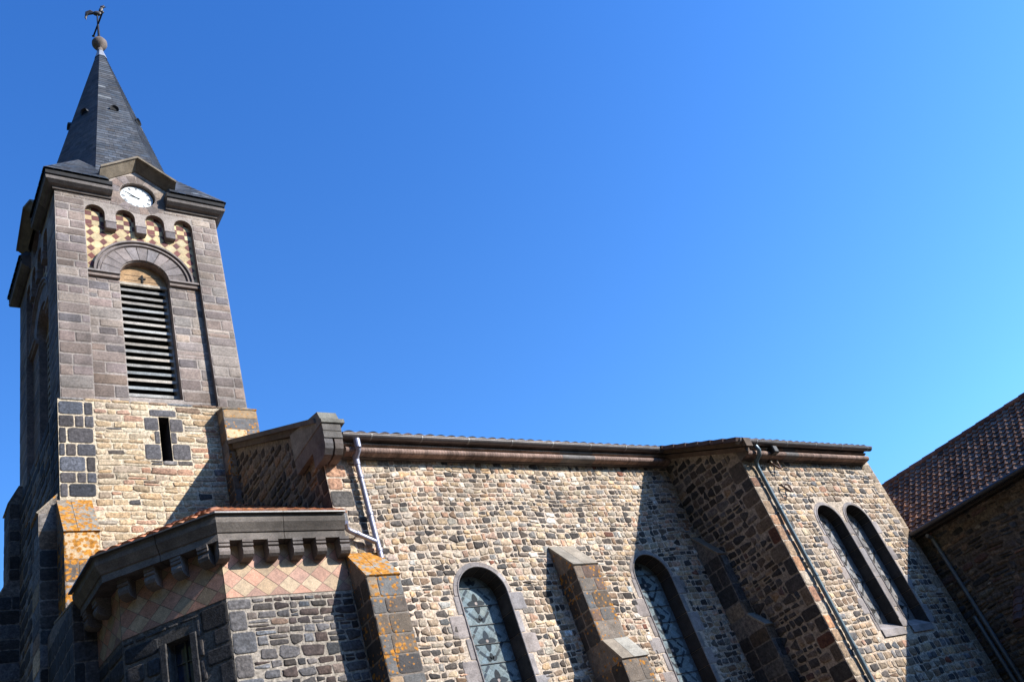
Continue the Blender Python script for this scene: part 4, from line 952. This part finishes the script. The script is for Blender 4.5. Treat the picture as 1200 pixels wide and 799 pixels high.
# ================================================================== WALL BRACKETS on the chapel (things)
for (bx_, bz, lab) in ((16.17, 6.78, 'rusty V shaped iron bracket hanging just under the chapel gutter'), (16.13, 6.2, 'lower rusty V shaped iron bracket fixed to the bare chapel stonework')):
    b = MB(); y = CY-.03; c = (.09, .05, .035); o_ = Vector((bx_, CY, bz))
    b.tube([(bx_-.1, y, bz+.06), (bx_-.12, y-.06, bz), (bx_-.03, y-.12, bz-.17), (bx_+.04, y-.12, bz-.17), (bx_+.13, y-.06, bz+.02), (bx_+.12, y, bz+.08)], .021, c, 7)
    b.tube([(bx_-.12, y-.05, bz+.01), (bx_+.12, y-.05, bz+.03)], .012, c, 6)
    if bz > 6.5: b.box(front(CY), bx_-.19, bx_-.03, bz+.1, bz+.27, .2, .37, (.03, .028, .027), bev=.02); b.tube([(bx_-.1, y-.05, bz+.13), (bx_-.1, y-.05, bz)], .02, c, 6)
    for sx in (-.1, .12): b.lathe((bx_+sx, CY-.09, bz-.03), [(.0, 0), (.028, .01), (.028, .03), (.016, .04), (.028, .05), (.026, .08), (0, .085)], (.35, .28, .22), 10)
    o = b.build('wall_bracket', M['iron'], None, o_); tag(o, lab, 'bracket', 'iron brackets on the chapel wall')

# ================================================================== BARN on the right (thing)
ang = R(5.5); D = Vector((math.sin(ang), -math.cos(ang), 0)); W = Vector((math.cos(ang), math.sin(ang), 0)); BO = Vector((20.33, 10.07, 0))   # D runs towards the viewer
barn = empty('stone_barn', BO+Vector((0, 0, G))); tag(barn, 'long rubble stone barn with brown tiled roof right of the chapel', 'barn')
SO = ORIG; ORIG = BO+Vector((0, 0, G))
bw = MB(); fb_ = Frame(BO, D, -W)                                    # seen from the left, u runs towards the viewer
EZ = 5.04; PIT = R(39); Lb0, Lb1 = -6, 14; rw = 2.06; rb = 5.6   # short steep slope on this side, long one behind
bw.holed(fb_, [(Lb0, G), (Lb1, G), (Lb1, EZ+.1), (Lb0, EZ+.1)], [], 0, (.16, .122, .09))
pal_b = palette([(4, (.17, .12, .085)), (3, (.12, .09, .07)), (3, BASALT2), (2, (.25, .18, .12)), (2, BASALT), (1, RUST)], .25)
bw.rubble(fb_, -.6, 7.5, .5, EZ, pal_b, rows=(.08, .2), wid=(.12, .45), ex=3.4, gap=.022, d=.02, jit=.16, wav=.05, split=.2, keep=.95)
for u_ in (Lb0, Lb1):
    P = [fb_.p(u_, G, 0), fb_.p(u_, G, -rb), fb_.p(u_, EZ-1.5, -rb), fb_.p(u_, EZ+rw*math.tan(PIT), -rw), fb_.p(u_, EZ, 0)]; bw.poly(P, (.3, .23, .165))
bw.poly([fb_.p(Lb0, G, -rb), fb_.p(Lb1, G, -rb), fb_.p(Lb1, EZ-1.5, -rb), fb_.p(Lb0, EZ-1.5, -rb)], (.3, .23, .165))
bw.build('wall', M['rubble'], barn)
brf = MB(); E0 = fb_.p(Lb0, EZ-.05, .32); Tt = (W*math.cos(PIT)+Vector((0, 0, math.sin(PIT)))); Nn = (-W*math.sin(PIT)+Vector((0, 0, math.cos(PIT))))
sl_ = (rw+.32)/math.cos(PIT); zr = EZ-.05+(rw+.32)*math.tan(PIT)
brf.poly([E0, E0+D*(Lb1-Lb0), E0+D*(Lb1-Lb0)+Tt*sl_, E0+Tt*sl_], (.08, .045, .035)); e2 = fb_.p(Lb0, EZ-1.7, -rb-.32); brf.poly([E0+Tt*sl_, E0+D*(Lb1-Lb0)+Tt*sl_, e2+D*(Lb1-Lb0), e2], (.1, .06, .04))
roof_tiles(brf, E0+Nn*.01, D, Tt, Nn, Lb1-Lb0, sl_, pu=.17, pt=.215, amp=.034, col=[(.22, .11, .065), (.17, .085, .05), (.27, .145, .09), (.12, .065, .042), (.2, .12, .085)], lift=.03, bump_=.62)
rp_ = E0+Tt*sl_+Vector((0, 0, .02))
for i in range(int((Lb1-Lb0)/.4)): brf.tube([rp_+D*(i*.4), rp_+D*(i*.4+.43)], [.1, .085], jitc((.17, .09, .07), .15), 8)
brf.build('roof', M['rooftile'], barn)
bg_ = MB(); bg_.tube([E0-W*.06+Vector((0, 0, -.03)), E0-W*.06+D*(Lb1-Lb0)+Vector((0, 0, -.03))], .06, (.06, .055, .055), 10)
bg_.box(fb_, Lb0, Lb1, EZ-.17, EZ-.06, .0, .26, (.05, .04, .035)); bg_.build('gutter', M['zinc'], barn)
for u_, z0 in ((.26, 4.75), (.12, 2.9)):
    d = MB(); d.tube([fb_.p(u_, z0, .07), fb_.p(u_, G, .07)], .045, (.2, .22, .24), 10); 
    if z0 > 4: d.tube([fb_.p(u_, z0+.05, .25), fb_.p(u_, z0, .07)], .045, (.2, .22, .24), 10)
    d.build('downpipe', M['zinc'], barn)
# lean-to against the barn
ORIG = fb_.p(2, G, .8); lean = empty('lean_to_shed', ORIG); tag(lean, 'low tiled lean-to shed against the barn wall in deep shade', 'shed')
lt = MB(); lt.box(fb_, 1.3, 7, G, 2.2, .002, 1.0, (.2, .15, .11)); lt.rubble(Frame(fb_.p(0, 0, 1.0), D, -W), 1.3, 7, G+.2, 1.9, pal_b, rows=(.1, .2), wid=(.15, .4), ex=3, gap=.03, wav=.03); lt.build('wall', M['rubble'], lean)
lr = MB(); a0 = fb_.p(1.15, 2.3, 1.2); tp = fb_.p(1.15, 3.0, 0.02); Ts = (tp-a0); ls = Ts.length; Ts.normalize(); Ns = D.cross(Ts); Ns = Ns if Ns.z > 0 else -Ns
lr.add([a0, a0+D*6.5, tp+D*6.5, tp]+[q-Vector((0, 0, .1)) for q in (a0, a0+D*6.5, tp+D*6.5, tp)], [(0, 1, 2, 3), (7, 6, 5, 4), (0, 4, 5, 1), (3, 2, 6, 7), (0, 3, 7, 4), (1, 5, 6, 2)], (.08, .05, .04))
roof_tiles(lr, a0+Ns*.005, D, Ts, Ns, 6.5, ls, pu=.215, pt=.3, amp=.042, col=[(.14, .08, .06), (.1, .06, .05)]); lr.build('roof', M['rooftile'], lean)
ORIG = SO

# ------------------------------------------------------------------ lift everything from eye level to the ground
for o in S.objects:
    if o.parent is None and o.type in ('MESH', 'EMPTY'): o.location.z += EYE
